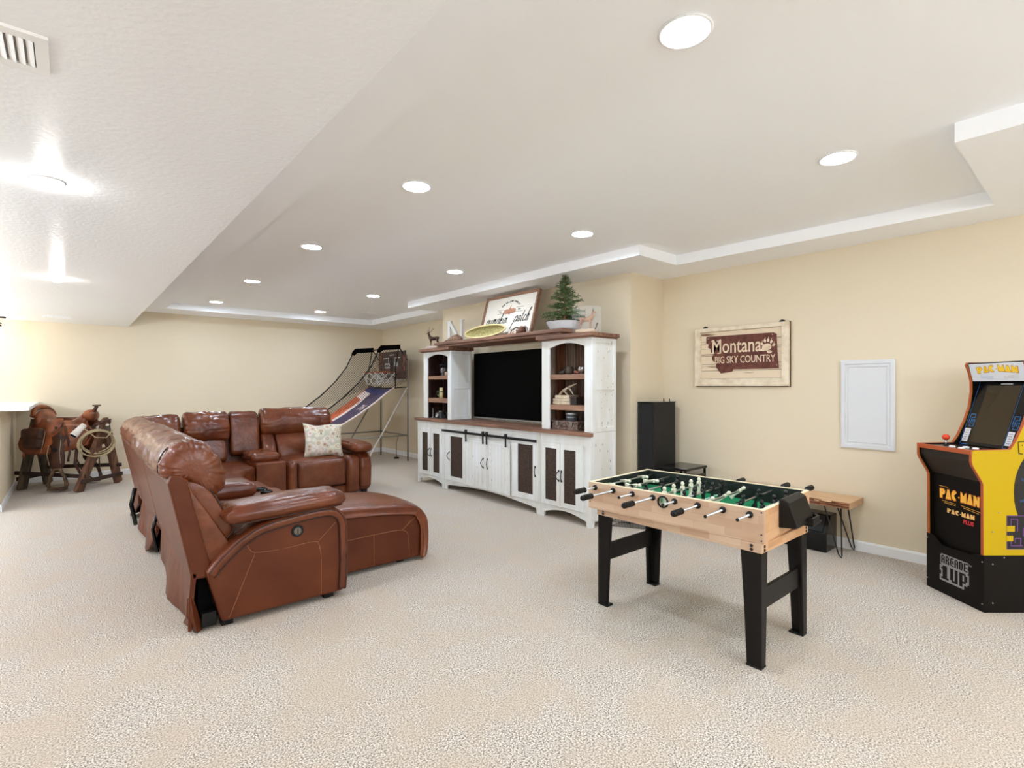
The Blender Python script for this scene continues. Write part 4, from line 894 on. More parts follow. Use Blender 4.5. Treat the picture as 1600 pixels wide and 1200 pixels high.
t=thing('vintage_camera',(4.05,6.28,.939),'dark boxy old camera at the bottom of the left hutch','camera')
q=MB(); q.box(4.0,4.10,6.22,6.36,.9392,1.02,mat('camera_grey',(76,78,80),.35)); q.build('body',parent=t,bevel=.008); q=MB(); q.box(4.02,4.08,6.26,6.31,1.02,1.045,M['steel']); q.build('viewfinder',parent=t,bevel=.003); q=MB(); q.lathe([(.03,0),(.03,-.03),(.024,-.032),(.022,-.02),(.0005,-.02)],(4.0,6.29,.98),18,M['steel'],axis='x'); q.build('lens',parent=t)
t=thing('black_kettle',(4.10,6.11,.939),'glossy black kettle in the shadow of the left hutch','kettle')
q=MB(); q.lathe([(.0005,0),(.06,0),(.075,.03),(.078,.07),(.06,.11),(.03,.125),(.02,.14),(.0005,.142)],(4.10,6.11,.939),22,M['blackg']); q.build('body',parent=t); q=MB(); q.tube([(4.1,6.05,1.03),(4.1,6.06,1.09),(4.1,6.11,1.12),(4.1,6.16,1.09),(4.1,6.17,1.03)],.007,7,M['blackg']); q.build('handle',parent=t); q=MB(); q.tube([(4.06,6.16,.99),(4.02,6.19,1.02),(4.0,6.20,1.05)],[.016,.011,.009],8,M['blackg']); q.build('spout',parent=t)
# ================================================================ BASKETBALL ARCADE GAME
t=thing('basketball_arcade_game',(4.2,9.13,0),'folding hoop shooting game with side nets and ramp in the far corner','game')
GS=M['greysteel']; YN,YFar=8.58,9.68
for yy in (YN,YFar):
    b=MB(); b.tube([(4.79,yy,0),(4.79,yy,1.86),(4.76,yy,1.97),(4.70,yy,2.06)],.016,8,GS); b.build('post',parent=t)
    b=MB(); b.tube([(4.78,yy,1.38),(4.14,yy,.33),(3.96,yy,.03)],.014,8,mat('pale_grey_tube',(206,200,194),.35) if yy==YN else GS); b.build('diagonal_leg',parent=t)
    b=MB(); b.tube([(4.79,yy,.48),(4.3,yy,.48),(3.5,yy,.48)],.013,8,GS); b.build('side_rail',parent=t)
    b=MB(); b.tube([(3.52,yy,.03),(3.42,yy,.48),(3.3,yy,.78)],.014,8,GS); b.build('front_leg',parent=t)
    # black net frame, same outline both sides
    fr=[(4.79,yy,1.86),(4.62,yy,2.10),(4.30,yy,2.13),(4.20,yy,2.04),(4.06,yy,1.75),(3.83,yy,1.46),(3.55,yy,1.20),(3.28,yy,1.0),(3.05,yy,.86)]
    b=MB(); b.tube(fr,.011,8,M['blackp']); b.build('net_frame_tube',parent=t)
    b=MB(); b.tube([(4.60,yy,2.11),(4.535,yy,1.75),(4.53,yy,1.36)],.010,8,M['blackp']); b.build('upright_tube',parent=t)
    b=MB(); e=.012
    b.prism([(4.17,2.01),(4.185,2.06),(4.245,2.13),(4.63,2.165),(4.63,2.075),(4.29,2.045),(4.22,1.99)],'y',yy-e,yy+e,M['black']); b.build('padded_top_sleeve',parent=t,bevel=.004)
    # diamond net clipped to the frame outline
    poly=[(a[0],a[2]) for a in fr]+[(3.1,.80),(3.9,1.12),(4.53,1.38),(4.79,1.5)]
    def inside(x,z):
        c=False; n=len(poly)
        for i in range(n):
            x1,z1=poly[i]; x2,z2=poly[(i+1)%n]
            if (z1>z)!=(z2>z) and x<(x2-x1)*(z-z1)/(z2-z1)+x1: c=not c
        return c
    net=MB(); netm=mat('net_cord',(70,58,44),.8)
    for sgn in (1,-1):
        for k in range(-60,90):
            c0=k*.048; run=None
            for i in range(0,190):
                x=3.0+i*.01; z=(c0+sgn*(x-3.0)*1.0)
                ok=inside(x,z)
                if ok and run is None: run=(x,z)
                if (not ok or i==189) and run is not None:
                    if x-run[0]>.03: net.bar((run[0],yy,run[1]),(x,yy,z),.0045,.0045,netm)
                    run=None
    net.build('side_net',parent=t)['kind']='stuff'
b=MB(); b.tube([(4.79,YN,.48),(4.79,YFar,.48)],.013,8,GS); b.build('cross_rail',parent=t)
b=MB(); b.tube([(3.47,YN,.30),(3.47,YFar,.30)],.013,8,GS); b.build('cross_rail',parent=t)
b=MB(); b.tube([(4.60,YN,2.11),(4.60,YFar,2.11)],.010,8,M['blackp']); b.build('top_tube',parent=t)
b=MB(); b.tube([(4.78,YN,1.38),(4.5,YN+.03,1.36),(4.5,YFar-.03,1.36),(4.78,YFar,1.38)],.010,8,M['blackp']); b.build('ramp_support',parent=t)
b=MB(); b.tube([(4.72,YN+.05,1.50),(4.72,YFar-.05,1.50)],.014,8,M['steel']); b.build('backboard_rail',parent=t)
for x0,x1,z0,z1,m in ((4.1,4.2,.0,.02,0),):
    b=MB(); b.lathe([(.05,0),(.05,.02),(.02,.03),(.0005,.03)],(4.78,9.0,0),14,M['blackp']); b.tube([(4.78,9.0,.03),(4.75,8.95,.3),(4.76,8.86,.5)],.004,5,M['blackp']); b.build('power_cable',parent=t)
# backboard: dark printed panel
B=frame((4.70,9.585,1.53),(0,-1,0),(0,0,1)); bwid,bh=1.09,.53
q=MB(); q.T=B; q.box(0,bwid,0,bh,-.012,.0,mat('backboard_dark',(62,46,44),.35,c2=(96,58,50),scale=5,lo=.5,hi=.7)); bbd=q.build('backboard',parent=t,bevel=.004)
wh=mat('print_white',(226,224,220),.5); orp=mat('print_orange',(166,104,80),.5)
q=MB(); q.T=B
for a in ((.20,.42,.40,.415),(.405,.42,.30,.415),(.20,.42,.0,.0),(.66,.88,.40,.415),(.66,.675,.30,.415)): 
    if a[0]!=a[1] and a[2]!=a[3]: q.box(a[0],a[1],a[2],a[3],.0,.002,wh)
q.box(.26,.46,.21,.31,0,.002,mat('score_panel',(196,196,196),.3)); q.box(.63,.80,.23,.33,0,.002,mat('score_panel2',(120,120,122),.3)); q.box(.48,.6,.13,.42,0,.0015,M['blackp'])
q.build('score_display',parent=bbd)
q=MB(); q.T=B
for tx,x,y,s,m in (('00',.36,.26,.09,M['blackp']),('00',.715,.28,.09,wh),('HOOPS',.54,.465,.05,wh)):
    pass
V,F=textmesh('00:00',.075,.0008,.001); q.add([(v.x+.36,v.y+.26,v.z+.003) for v in V],F,M['blackp']); q.add([(v.x*.8+.715,v.y+.28,v.z+.003) for v in V],F,wh)
for k in range(9): q.prism([(.46+.02*k,.455),(.472+.02*k,.455),(.474+.02*k,.475),(.462+.02*k,.475)],'z',0,.002,wh)
q.build('lettering',parent=bbd)
q=MB(); q.T=B; rs_=random.Random(2)
for i in range(26):
    x=rs_.choice((rs_.uniform(.02,.16),rs_.uniform(.92,1.06))); y=rs_.uniform(.05,.48); s_=rs_.uniform(.01,.035); q.prism([(x+s_*math.cos(2*PI*k/6)*.6,y+s_*1.6*math.sin(2*PI*k/6)) for k in range(6)],'z',0,.0012,orp)
q.build('court_print',parent=bbd)
# two hoops with nets
for hy in (9.33,8.85):
    hp=None; q=MB(); c=Vector((4.46,hy,1.655)); R=.20
    q.tube([c+Vector((R*math.cos(2*PI*j/32),R*math.sin(2*PI*j/32),0)) for j in range(32)],.009,8,M['orange'],closed=True)
    q.bar(c+Vector((R,0,0)),c+Vector((.24,0,.0)),.10,.02,M['orange']); hp=q.build('hoop_rim',parent=t)
    q=MB(); n=8
    for k in range(n):
        for sg in (1,-1):
            P=[]
            for i in range(9):
                f=i/8; r=R*(1-.42*f); a=2*PI*(k/n)+sg*f*1.2; P.append(c+Vector((r*math.cos(a),r*math.sin(a),-.24*f)))
            q.tube(P,.006,4,wh)
    q.build('hoop_net',parent=hp)
# ramp: orange, white and navy printed sheet with white rails
rp=[(4.56,1.385),(4.40,1.28),(4.15,1.09),(3.86,.90),(3.58,.74),(3.3,.62)]
navy=mat('ramp_navy',(64,62,96),.6,c2=(84,66,80),scale=14); rust=mat('ramp_orange',(206,110,70),.6,c2=(190,84,52),scale=12); rwhite=mat('ramp_white',(232,214,206),.6)
def rampat(u):
    u*=len(rp)-1; i=min(int(u),len(rp)-2); f=u-i; return (rp[i][0]*(1-f)+rp[i+1][0]*f, rp[i][1]*(1-f)+rp[i+1][1]*f)
nu,nv=22,26; q=MB(); V=[]; F=[]
for i in range(nu+1):
    x,z=rampat(i/nu)
    for j in range(nv+1):
        v=j/nv; V.append((x,YN+.04+(YFar-YN-.08)*v,z+.02-.10*math.sin(PI*v)**1.0*(.6+.4*math.sin(PI*i/nu))))
rm=MB(); 
groups={}
for i in range(nu):
    for j in range(nv):
        u=i/nu; v=j/nv; a=i*(nv+1)+j; f=(a,a+1,a+nv+2,a+nv+1)
        d=v-.40
        if u<.14: m_=mat('ramp_blue',(52,56,112),.5)
        elif u<.17: m_=rwhite
        elif v>.78 and u>.3: m_=rust
        elif v>.70 : m_=rwhite if u<.7 else rust
        elif v<.06: m_=rwhite
        else: m_=navy
        groups.setdefault(m_.name,[]).append(f)
for k_,fs in groups.items():
    q.add(V,fs,bpy.data.materials[k_],True)
q.build('ball_ramp',parent=t)
q=MB(); x,z=rampat(.45); V,F=textmesh('76',.22,.0006,.002,.2); Tm=frame((x-.02,9.0,z-.045),(0,-1,0),(.82,0,.57)); q.T=Tm; q.add([tuple(v) for v in V],F,rwhite); q.T=None
q.build('ramp_print',parent=t)
for yy in (YN+.03,YFar-.03):
    q=MB(); q.tube([(x,yy,z+.012) for x,z in rp],.016,8,rwhite if yy<9 else rust); q.build('ramp_rail',parent=t)
q=MB(); q.tube([(3.3,YN+.03,.62),(3.3,YFar-.03,.62)],.016,8,GS); q.build('front_bar',parent=t)
# ================================================================ SAWHORSE AND SADDLE
def dowel_beam(q,a,b,r,m): q.tube([a,b],r,10,m)
t=thing('sawhorse',(0,9.45,0),'old wooden saddle stand with splayed plank legs and cross braces','stand')
A=Vector((-.36,9.60,.80)); Bv=Vector((.36,9.12,.80)); ax=(Bv-A).normalized(); sd=Vector((-ax.y,ax.x,0))
legs=[(A+sd*.03,Vector((-.24,9.95,0)),M['oldwood2']),(A-sd*.03,Vector((-.50,9.58,0)),M['oldwood2']),(Bv+sd*.03+Vector((.0,0,.0)),Vector((.53,9.40,0)),M['oldwood']),(Bv-sd*.03,Vector((.075,8.84,0)),M['oldwood'])]
for a,f,m in legs:
    q=MB(); d=(a-f).normalized(); q.bar(f,a+d*.15,.135,.05,m,up=(ax.x,ax.y,0)); q.lathe([(.0525,-.022),(.0525,.022),(.0005,.022)],a+d*.13,18,m,axis='z',R=(Matrix(( (ax.y,ax.x,0),(-ax.x,ax.y,0),(0,0,1))) @ Matrix.Rotation(PI/2,3,'X'))) if False else None
    q.build('plank_leg',parent=t,bevel=.012,segs=3)
for n_,(p,r_) in enumerate(((A,Bv),)):
    q=MB(); q.bar(A-ax*.06,Bv+ax*.05,.09,.09,M['oldwood2']); q.build('ridge_beam',parent=t,bevel=.01)
def lat(i,z): a,f,_=legs[i]; u=z/a.z; return f.lerp(a,u)
q=MB(); q.bar(lat(1,.23)-sd*.03-ax*.10,lat(3,.20)-sd*.03+ax*.03,.025,.05,M['dkwood']); q.build('lower_brace',parent=t,bevel=.003)
q=MB(); q.bar(lat(0,.25)+sd*.02-ax*.05,lat(2,.27)+sd*.02+ax*.08,.025,.05,M['dkwood']); q.build('lower_brace',parent=t,bevel=.003)
q=MB(); q.bar(lat(3,.14)+ax*.04-sd*.08,lat(2,.13)+ax*.04+sd*.06,.025,.05,M['dkwood']); q.build('end_brace',parent=t,bevel=.003)
q=MB(); q.bar(lat(1,.15)-ax*.04-sd*.06,lat(0,.15)-ax*.04+sd*.05,.025,.05,M['dkwood']); q.build('end_brace',parent=t,bevel=.003)
q=MB(); q.bar(lat(3,.50)+ax*.03,lat(2,.50)+ax*.03,.022,.10,M['oldwood']); q.build('gusset_board',parent=t,bevel=.003)
# saddle frame: x along the beam (rear -> horn), y towards viewer side, z up
O=A.lerp(Bv,.52); O.z=0
SF=frame(O,ax,sd)   # +y = sd (away from viewer), z up
ts=thing('western_saddle',(O.x,O.y,.8),'tan western saddle with dark saddlebags draped over the wooden stand','saddle')
TN=M['tan']; DS=M['dksad']
def sq(): q=MB(); q.T=SF; return q
# seat tree: lofted along x, cross sections saddle over the beam
q=sq(); secs=[]
for i in range(15):
    u=i/14; x=-.33+.58*u; seat=.985-.10*math.sin(PI*min(u*1.15,1))+.04*u+ (.10*(1-u/.12) if u<.12 else 0)+(.05*((u-.85)/.15) if u>.85 else 0)
    wdt=.20-.07*u; L=[]
    for j in range(17):
        a=PI*(j/16); yy=-math.cos(a)*wdt*(1.0); zz=seat-.17*(1-math.sin(a))**1.2
        L.append((x,yy,zz))
    for j in range(17):
        a=PI*(1-j/16); yy=-math.cos(a)*(wdt-.02); zz=seat-.035-.17*(1-math.sin(a))**1.2; L.append((x,yy,zz))
    secs.append(L)
q.loft(secs,TN,True); q.build('seat',parent=ts)
q=sq(); secs=[]
for j in range(15):
    a=PI*(.10+.80*j/14); y=-math.cos(a)*.20; z=.97+.155*math.sin(a); x=-.335-.05*math.sin(a)
    secs.append([(x-.035,y,z-.03),(x-.015,y,z+.022),(x+.02,y,z+.016),(x+.03,y,z-.02),(x+.01,y*.95,z-.05)])
q.loft(secs,TN,True); q.build('cantle',parent=ts)
# swell (fork) and horn
q=sq(); q.ell((.24,0,.99),(.075,.14,.085),18,12,TN); q.build('fork',parent=ts)
q=sq(); q.tube([(.27,0,1.03),(.30,0,1.085),(.315,0,1.12)],[.03,.022,.022],10,DS); q.lathe([(.0005,0),(.045,0),(.050,.008),(.045,.018),(.0005,.02)],(.315,0,1.12),20,DS); q.build('horn',parent=ts)
stm=mat('stirrup_leather',(112,86,62),.6,c2=(70,52,38),scale=14,bump=.4,bscale=60,bdist=.003)
# rear skirts and saddlebags
for sgn in (-1,1):
    q=sq(); secs=[]
    for (z,w0,w1,y) in ((.93,-.34,.26,.10),(.82,-.42,.33,.20),(.72,-.45,.37,.26),(.64,-.45,.35,.295),(.57,-.42,.24,.315),(.52,-.36,.10,.325),(.50,-.28,-.02,.33)):
        secs.append([(w0,sgn*y,z),((w0+w1)/2,sgn*(y+.012),z),(w1,sgn*y,z),(w1,sgn*(y-.012),z),((w0+w1)/2,sgn*y,z),(w0,sgn*(y-.012),z)])
    q.loft(secs,TN,True); q.build('skirt',parent=ts)
    q=sq(); q.rbox((-.25,sgn*.30,.70),(.24,.11,.27),.045,(0,.02,0),10,DS,wr=.006); bg=q.build('saddlebag',parent=ts)
    q=sq(); q.rbox((-.25,sgn*.325,.765),(.26,.09,.15),.04,(0,.01,0),8,DS,wr=.003); q.build('bag_flap',parent=bg)
    # fender + stirrup
    q=sq(); secs=[]
    for z,w,y,x in ((.86,.07,.17,.02),(.72,.09,.27,.02),(.60,.10,.315,.02),(.48,.105,.33,.025),(.36,.10,.335,.03),(.30,.055,.335,.04),(.27,.04,.335,.045)):
        secs.append([(x-w,sgn*y,z),(x,sgn*(y+.014),z),(x+w,sgn*y,z),(x+w,sgn*(y-.01),z),(x,sgn*(y-.002),z),(x-w,sgn*(y-.01),z)])
    q.loft(secs,DS,True); q.build('fender',parent=ts)
    q=sq(); c0=(.05,sgn*.335,.0)
    q.tube([(.05+.03,sgn*.335,.30),(.05+.085,sgn*.335,.20),(.05+.115,sgn*.335,.09),(.05+.085,sgn*.335,.045),(.05-.085,sgn*.335,.045),(.05-.115,sgn*.335,.09),(.05-.085,sgn*.335,.20),(.05-.03,sgn*.335,.30)],[.022,.022,.026,.028,.028,.026,.022,.022],10,stm,closed=True)
    q.box(-.045,.145,sgn*.335-.05,sgn*.335+.05,.028,.058,stm); q.build('stirrup',parent=ts,bevel=.004)
    q=sq(); q.tube([(-.05,sgn*.34,.62),(-.06,sgn*.36,.5),(-.03,sgn*.36,.36)],.004,5,M['rope']); q.tube([(.09,sgn*.33,.70),(.085,sgn*.35,.5),(.10,sgn*.35,.38)],.004,5,M['rope']); q.tube([(-.12,sgn*.30,.80),(-.11,sgn*.35,.66),(-.14,sgn*.35,.52)],.004,5,M['rope']); q.build('leather_string',parent=ts)
for sgn in (-1,1):
    q=sq(); secs=[]
    for z,w0,w1,y in ((.96,-.30,-.02,.13),(.88,-.37,.0,.185),(.80,-.40,-.02,.235),(.745,-.34,-.08,.262),(.73,-.28,-.14,.268)):
        secs.append([(w0,sgn*y,z),((w0+w1)/2,sgn*(y+.016),z),(w1,sgn*y,z),(w1,sgn*(y-.010),z),((w0+w1)/2,sgn*(y+.002),z),(w0,sgn*(y-.010),z)])
    q.loft(secs,TN,True); q.build('rear_jockey',parent=ts)
    for x,z,y in ((-.33,.83,.245),(-.04,.84,.225),(.20,.84,.215)):
        q=sq(); q.lathe([(.018,0),(.016,sgn*.008),(.0005,sgn*.010)],(x,sgn*y,z),12,M['dksad'],axis='y'); q.build('concho',parent=ts)
    q=sq(); q.tube([(-.36,sgn*.20,.86),(-.38,sgn*.25,.74),(-.36,sgn*.30,.60),(-.37,sgn*.32,.46)],.012,6,M['tan']); q.build('hanging_strap',parent=ts)
    q=sq(); q.tube([(.06,sgn*.22,.86),(.16,sgn*.30,.66),(.18,sgn*.31,.52),(.16,sgn*.31,.40)],.014,6,M['dksad']); q.build('hanging_strap',parent=ts)
# front jockey, breast collar straps, cinch and dangling latigo
q=sq(); q.rbox((.13,-.20,.80),(.22,.05,.18),.02,(0,.01,0),8,TN,Matrix.Rotation(-.45,3,'X'),wr=.004); q.build('front_jockey',parent=ts)
q=sq(); q.tube([(.24,-.12,.90),(.38,-.17,.78),(.34,-.24,.62),(.18,-.27,.55)],[.014,.02,.02,.014],6,TN); q.build('breast_strap',parent=ts)
q=sq(); q.tube([(.22,-.24,.58),(.20,-.24,.36),(.25,-.20,.20),(.34,-.16,.10)],[.016,.02,.016,.012],6,DS); q.build('latigo_strap',parent=ts)
q=sq(); q.tube([(.12,-.05,.62),(.10,-.06,.40),(.16,-.03,.22),(.26,0,.12)],.010,6,DS); q.tube([(.30,.05,.62),(.31,.06,.40),(.34,.02,.2)],.008,6,DS); q.build('cinch_strap',parent=ts)
q=sq(); q.lathe([(.018,0),(.03,0),(.03,.006),(.018,.006)],(.03,-.352,.56),14,M['iron'],axis='y'); q.build('cinch_ring',parent=ts)
# cloth roll (white sleeves), pistol-like dark grips -> plain handles
q=MB(); P0=Vector((.035,8.95,.745)); P1=Vector((.14,9.02,.875)); q.tube([P0,P0.lerp(P1,.5),P1],[.05,.042,.035],14,M['rawhide']); d=(P0-P1).normalized(); q.tube([P0,P0+d*.012],[.05,.046],14,M['rawhide'],caps=False); q.tube([P0+d*.003,P0+d*.010],.036,14,M['black']); tag(q.build('rawhide_roll'),'white rolled sleeve with dark open end on the saddle front','roll')
q=MB(); q.tube([(.27,9.10,.83),(.36,9.12,.86),(.40,9.12,.84)],[.034,.04,.03],12,M['rawhide']); tag(q.build('rawhide_roll'),'short white roll near the top of the stand leg','roll')
q=MB(); q.tube([(.24,9.05,.865),(.33,9.06,.895),(.43,9.09,.935)],[.012,.020,.012],8,DS); q.tube([(.30,9.05,.89),(.26,9.03,.85)],.012,8,DS); tag(q.build('leather_quirt'),'dark tapered leather quirt sticking up by the white rolls','quirt')  # plain dark handle in place of a pistol-like grip
# rope coil hung on the near leg top
q=MB(); ct=Vector((.275,8.985,.665)); rr=random.Random(9)
pl=[]; N_=5
for i in range(N_*40):
    a=2*PI*i/40; k=i/40; r=.175+.010*math.sin(k*2.1)+.008*k; 
    lx=(r*1.12)*math.cos(a)+.010*math.sin(k*3); lz=(r*.80)*math.sin(a)-.012*k
    pl.append(Vector((ct.x,ct.y,ct.z))+Vector((lx*.84,lx*.50-.018*(k-2.5)*.6,lz)))
q.tube(pl,.0085,6,M['rope']); 
q.tube([ct+Vector((-.13,-.08,.16)),ct+Vector((-.02,-.03,.04)),ct+Vector((.10,.03,.02)),ct+Vector((.17,.08,.12))],.008,6,M['rope'])
tag(q.build('lariat_rope'),'coiled pale lariat rope hung on the end of the saddle stand','rope')
# ================================================================ FOOSBALL TABLE
rz=math.atan2(.065,1.07)
FT=frame((2.585,1.115,0),(math.cos(rz),math.sin(rz),0),(-math.sin(rz),math.cos(rz),0))
t=thing('foosball_table',(2.9,1.65,0),'light wood foosball table with green field and black legs','table')
Wf,Lf=.70,1.072; ZB,ZT=.622,.79; MP=M['maple']; MO=M['maple2']
def fq(): q=MB(); q.T=FT; return q
edge=mat('edge_banding',(240,222,190),.45)
hole=(.50,1.0)
circ=[(Lf-.525+ .026*math.cos(2*PI*i/24), .742+.026*math.sin(2*PI*i/24)) for i in range(24)]
q=fq(); q.prism([(0,ZB),(Lf,ZB),(Lf,ZT-.004),(0,ZT-.004)],'x',0,.016,MP,holes=[circ]); q.build('side_panel',parent=t)
q=fq(); q.box(Wf-.016,Wf,0,Lf,ZB,ZT-.004,MP); q.build('side_panel',parent=t)
q=fq(); q.box(.016,Wf-.016,0,.016,ZB,ZT-.004,MO); q.build('end_panel',parent=t)
q=fq(); q.box(.016,Wf-.016,Lf-.016,Lf,ZB,ZT-.004,MO); q.build('end_panel',parent=t)
q=fq(); q.prism([(0,0),(Wf,0),(Wf,Lf),(0,Lf)],'z',ZT-.004,ZT,edge,holes=[[(.018,.018),(Wf-.018,.018),(Wf-.018,Lf-.018),(.018,Lf-.018)]]); q.build('top_edge',parent=t)
q=fq()
for r in ((.016,.018,.018,Lf-.565),(.016,.018,Lf-.485,Lf-.018),(Wf-.018,Wf-.016,.018,Lf-.018),(.018,Wf-.018,.016,.018),(.018,Wf-.018,Lf-.018,Lf-.016)): q.box(r[0],r[1],r[2],r[3],.682,ZT-.005,M['darkfelt'])
q.build('inner_lining',parent=t)
q=fq(); q.box(.017,Wf-.017,.017,Lf-.017,.675,.684,M['green']); fld=q.build('playing_field',parent=t)
q=fq(); zz=.6845
q.box(.02,Wf-.02,Lf/2-.004,Lf/2+.004,.684,zz,M['fieldwhite'])
ring=[(Wf/2+.085*math.cos(2*PI*i/36),Lf/2+.085*math.sin(2*PI*i/36)) for i in range(36)]; ring2=[(Wf/2+.078*math.cos(2*PI*i/36),Lf/2+.078*math.sin(2*PI*i/36)) for i in range(36)]
q.prism(ring,'z',.684,zz,M['fieldwhite'],holes=[ring2])
for y0,y1 in ((.02,.17),(Lf-.17,Lf-.02)):
    q.prism([(Wf/2-.17,y0),(Wf/2+.17,y0),(Wf/2+.17,y1),(Wf/2-.17,y1)],'z',.684,zz,M['fieldwhite'],holes=[[(Wf/2-.163,y0+.007),(Wf/2+.163,y0+.007),(Wf/2+.163,y1-.007),(Wf/2-.163,y1-.007)]])
q.build('field_lines',parent=fld)
for y in (.0165,Lf-.020):
    q=fq(); q.box(Wf/2-.10,Wf/2+.10,y+.001,y+.0035,.686,.745,M['black']); q.build('goal_opening',parent=t)
# ball entry ring
q=fq(); q.T=FT@Matrix.Translation((-.001,Lf-.525,.742)); q.lathe([(.026,-.004),(.034,-.005),(.035,0),(.026,.006),(.026,-.004)],n=24,m=M['blackp'],axis='x',caps=False); q.build('ball_entry_ring',parent=t)
# side scoring unit and ball return on the short end
q=fq(); q.prism([(-.0,.665),(-.0,.812),(-.02,.818),(-.05,.80),(-.085,.70),(-.09,.675)],'x',.20,.47,M['blackp']); cu=q.build('ball_return_box',parent=t,bevel=.006)
q=fq(); q.prism([(.36,-.0),(.52,-.0),(.52,-.085),(.48,-.115),(.36,-.115)],'z',.668,.700,M['blackp'],holes=[[(.375,-.015),(.505,-.015),(.505,-.08),(.475,-.10),(.375,-.10)]]); q.build('ball_cup',parent=cu,bevel=.003)
q=fq(); q.box(.36,.52,-.115,0,.660,.670,M['blackp']); q.build('cup_floor',parent=cu,bevel=.003)
# screws on the cabinet
scp=[('x',-.001,.03,.775),('x',-.001,.03,.645),('x',-.001,Lf-.03,.645)]
q=fq()
for y,z in ((.012,.775),(.012,.665),(.012,.635),(Lf-.012,.665)): q.lathe([(.004,-.002),(.004,0),(.0005,-.0025)],(0,y,z),8,M['iron'],axis='x')
q.build('screw',parent=t)
# rods with bumpers, handles and men
def man(q,x,y,tilt,m):
    # tilt 0 = standing, foot down; turns about the rod (x axis)
    R=Matrix.Rotation(tilt,4,'X'); old=q.T; q.T=FT@Matrix.Translation((x,y,.757))@R
    q.tube([(-.012,0,0),(.012,0,0)],.0105,10,m)
    q.loft([[(a*wx,b*wy,z) for a,b in ((-1,-1),(1,-1),(1,1),(-1,1))] for z,wx,wy in ((.020,.013,.008),(.010,.015,.009),(-.008,.011,.009),(-.020,.009,.008),(-.040,.009,.006),(-.048,.011,.008),(-.062,.012,.013),(-.068,.012,.013))],m,False)
    q.ell((0,0,.034),(.0115,.0115,.014),10,8,m); q.T=old
rods=[ # k, colour, x positions, tilt, near stick-out, far stick-out, handle side
 (0,'b',(.17,.35,.53),-.15,.15,.26,'f'),(1,'b',(.24,.46),.25,.20,.25,'f'),(2,'w',(.12,.33,.54),.85,.24,.13,'n'),(3,'b',(.11,.23,.35,.47,.59),.05,.13,.22,'f'),
 (4,'w',(.13,.24,.35,.46,.57),.02,.27,.10,'n'),(5,'b',(.15,.35,.55),-.1,.14,.20,'f'),(6,'w',(.24,.46),1.45,.28,.10,'n'),(7,'w',(.15,.33,.55),1.50,.17,.12,'n')]
for k,cl,xs,tilt,near,far,hs in rods:
    y=.068+.136*k; q=fq(); q.tube([(-near,y,.757),(Wf+far,y,.757)],.0058,10,M['steel']); rd=q.build('rod',parent=t)
    m=M['pblack'] if cl=='b' else M['pwhite']
    for x in xs:
        q=MB(); man(q,x,y,tilt,m); q.build('player',parent=rd)
    for x in (-.004,Wf+.004):
        q=fq(); q.lathe([(.0062,-.012),(.012,-.012),(.017,-.003),(.017,.003),(.012,.012),(.0062,.012)],(x,y,.757),16,M['blackp'],axis='x'); q.build('bearing',parent=rd)
    for x in (xs[0]-.045,xs[-1]+.045):
        q=fq(); q.lathe([(.006,-.009),(.0115,-.009),(.0115,.009),(.006,.009)],(x,y,.757),12,M['blackp'],axis='x'); q.build('bumper',parent=rd)
    hx=-near if hs=='n' else Wf+far; s=1 if hs=='n' else -1
    q=fq(); prof=[(.0005,-.052),(.012,-.052),(.0165,-.044),(.015,-.02),(.016,0),(.0145,.02),(.013,.03),(.017,.034),(.017,.040),(.011,.044),(.006,.05)]
    prof=[(r,z*s) for r,z in prof]; q.lathe(prof,(hx+s*.02,y,.757),14,M['blackp'],axis='x')
    for j in range(8):
        a=2*PI*j/8; q.bar((hx+s*(-.02),y+.0155*math.cos(a),.757+.0155*math.sin(a)),(hx+s*.045,y+.0145*math.cos(a),.757+.0145*math.sin(a)),.004,.003,M['blackp'])
    q.build('handle',parent=rd)
    cx_=Wf+far if hs=='n' else -near
    q=fq(); q.ell((cx_,y,.757),(.009,.0085,.0085),12,8,M['blackp']); q.build('end_cap',parent=rd)
# base apron and legs (the cabinet sits on it)
X0,X1,Y0,Y1=2.572,3.16,1.12,2.16
for r,nm,m in (((X0,X0+.016,Y0,Y1),'apron_board',MP),((X1-.016,X1,Y0,Y1),'apron_board',MP),((X0+.016,X1-.016,Y0,Y0+.016),'apron_board',MO),((X0+.016,X1-.016,Y1-.016,Y1),'apron_board',MO)):
    q=MB(); q.box(*r,.575,.621,m); q.build(nm,parent=t,bevel=.002)
for sx,sy,xc,yc in ((1,1,X0+.003,Y0+.004),(-1,1,X1-.003,Y0+.004),(1,-1,X0+.003,Y1-.004),(-1,-1,X1-.003,Y1-.004)):
    q=MB(); x=xc; y=yc
    V=[]
    # L profile, tapering to the floor
    def sec(z,wy,wx,T_=.022): 
        return [(x,y,z),(x,y+sy*wy,z),(x+sx*T_,y+sy*wy,z),(x+sx*T_,y+sy*T_,z),(x+sx*wx,y+sy*T_,z),(x+sx*wx,y,z)]
    q.loft([sec(.012,.075,.055),sec(.30,.088,.068),sec(.612,.108,.078)],M['legblack'],False); q.build('leg',parent=t,bevel=.006)
    q=MB(); q.box(min(x,x+sx*.057),max(x,x+sx*.057),min(y,y+sy*.077),max(y,y+sy*.077),0,.012,M['blackp']); q.build('foot_pad',parent=t,bevel=.003)
for y in (Y0+.022,Y1-.04):
    q=MB(); q.box(X0+.05,X1-.05,y,y+.018,.275,.385,M['legblack']); q.build('leg_brace',parent=t,bevel=.003)
q=MB()
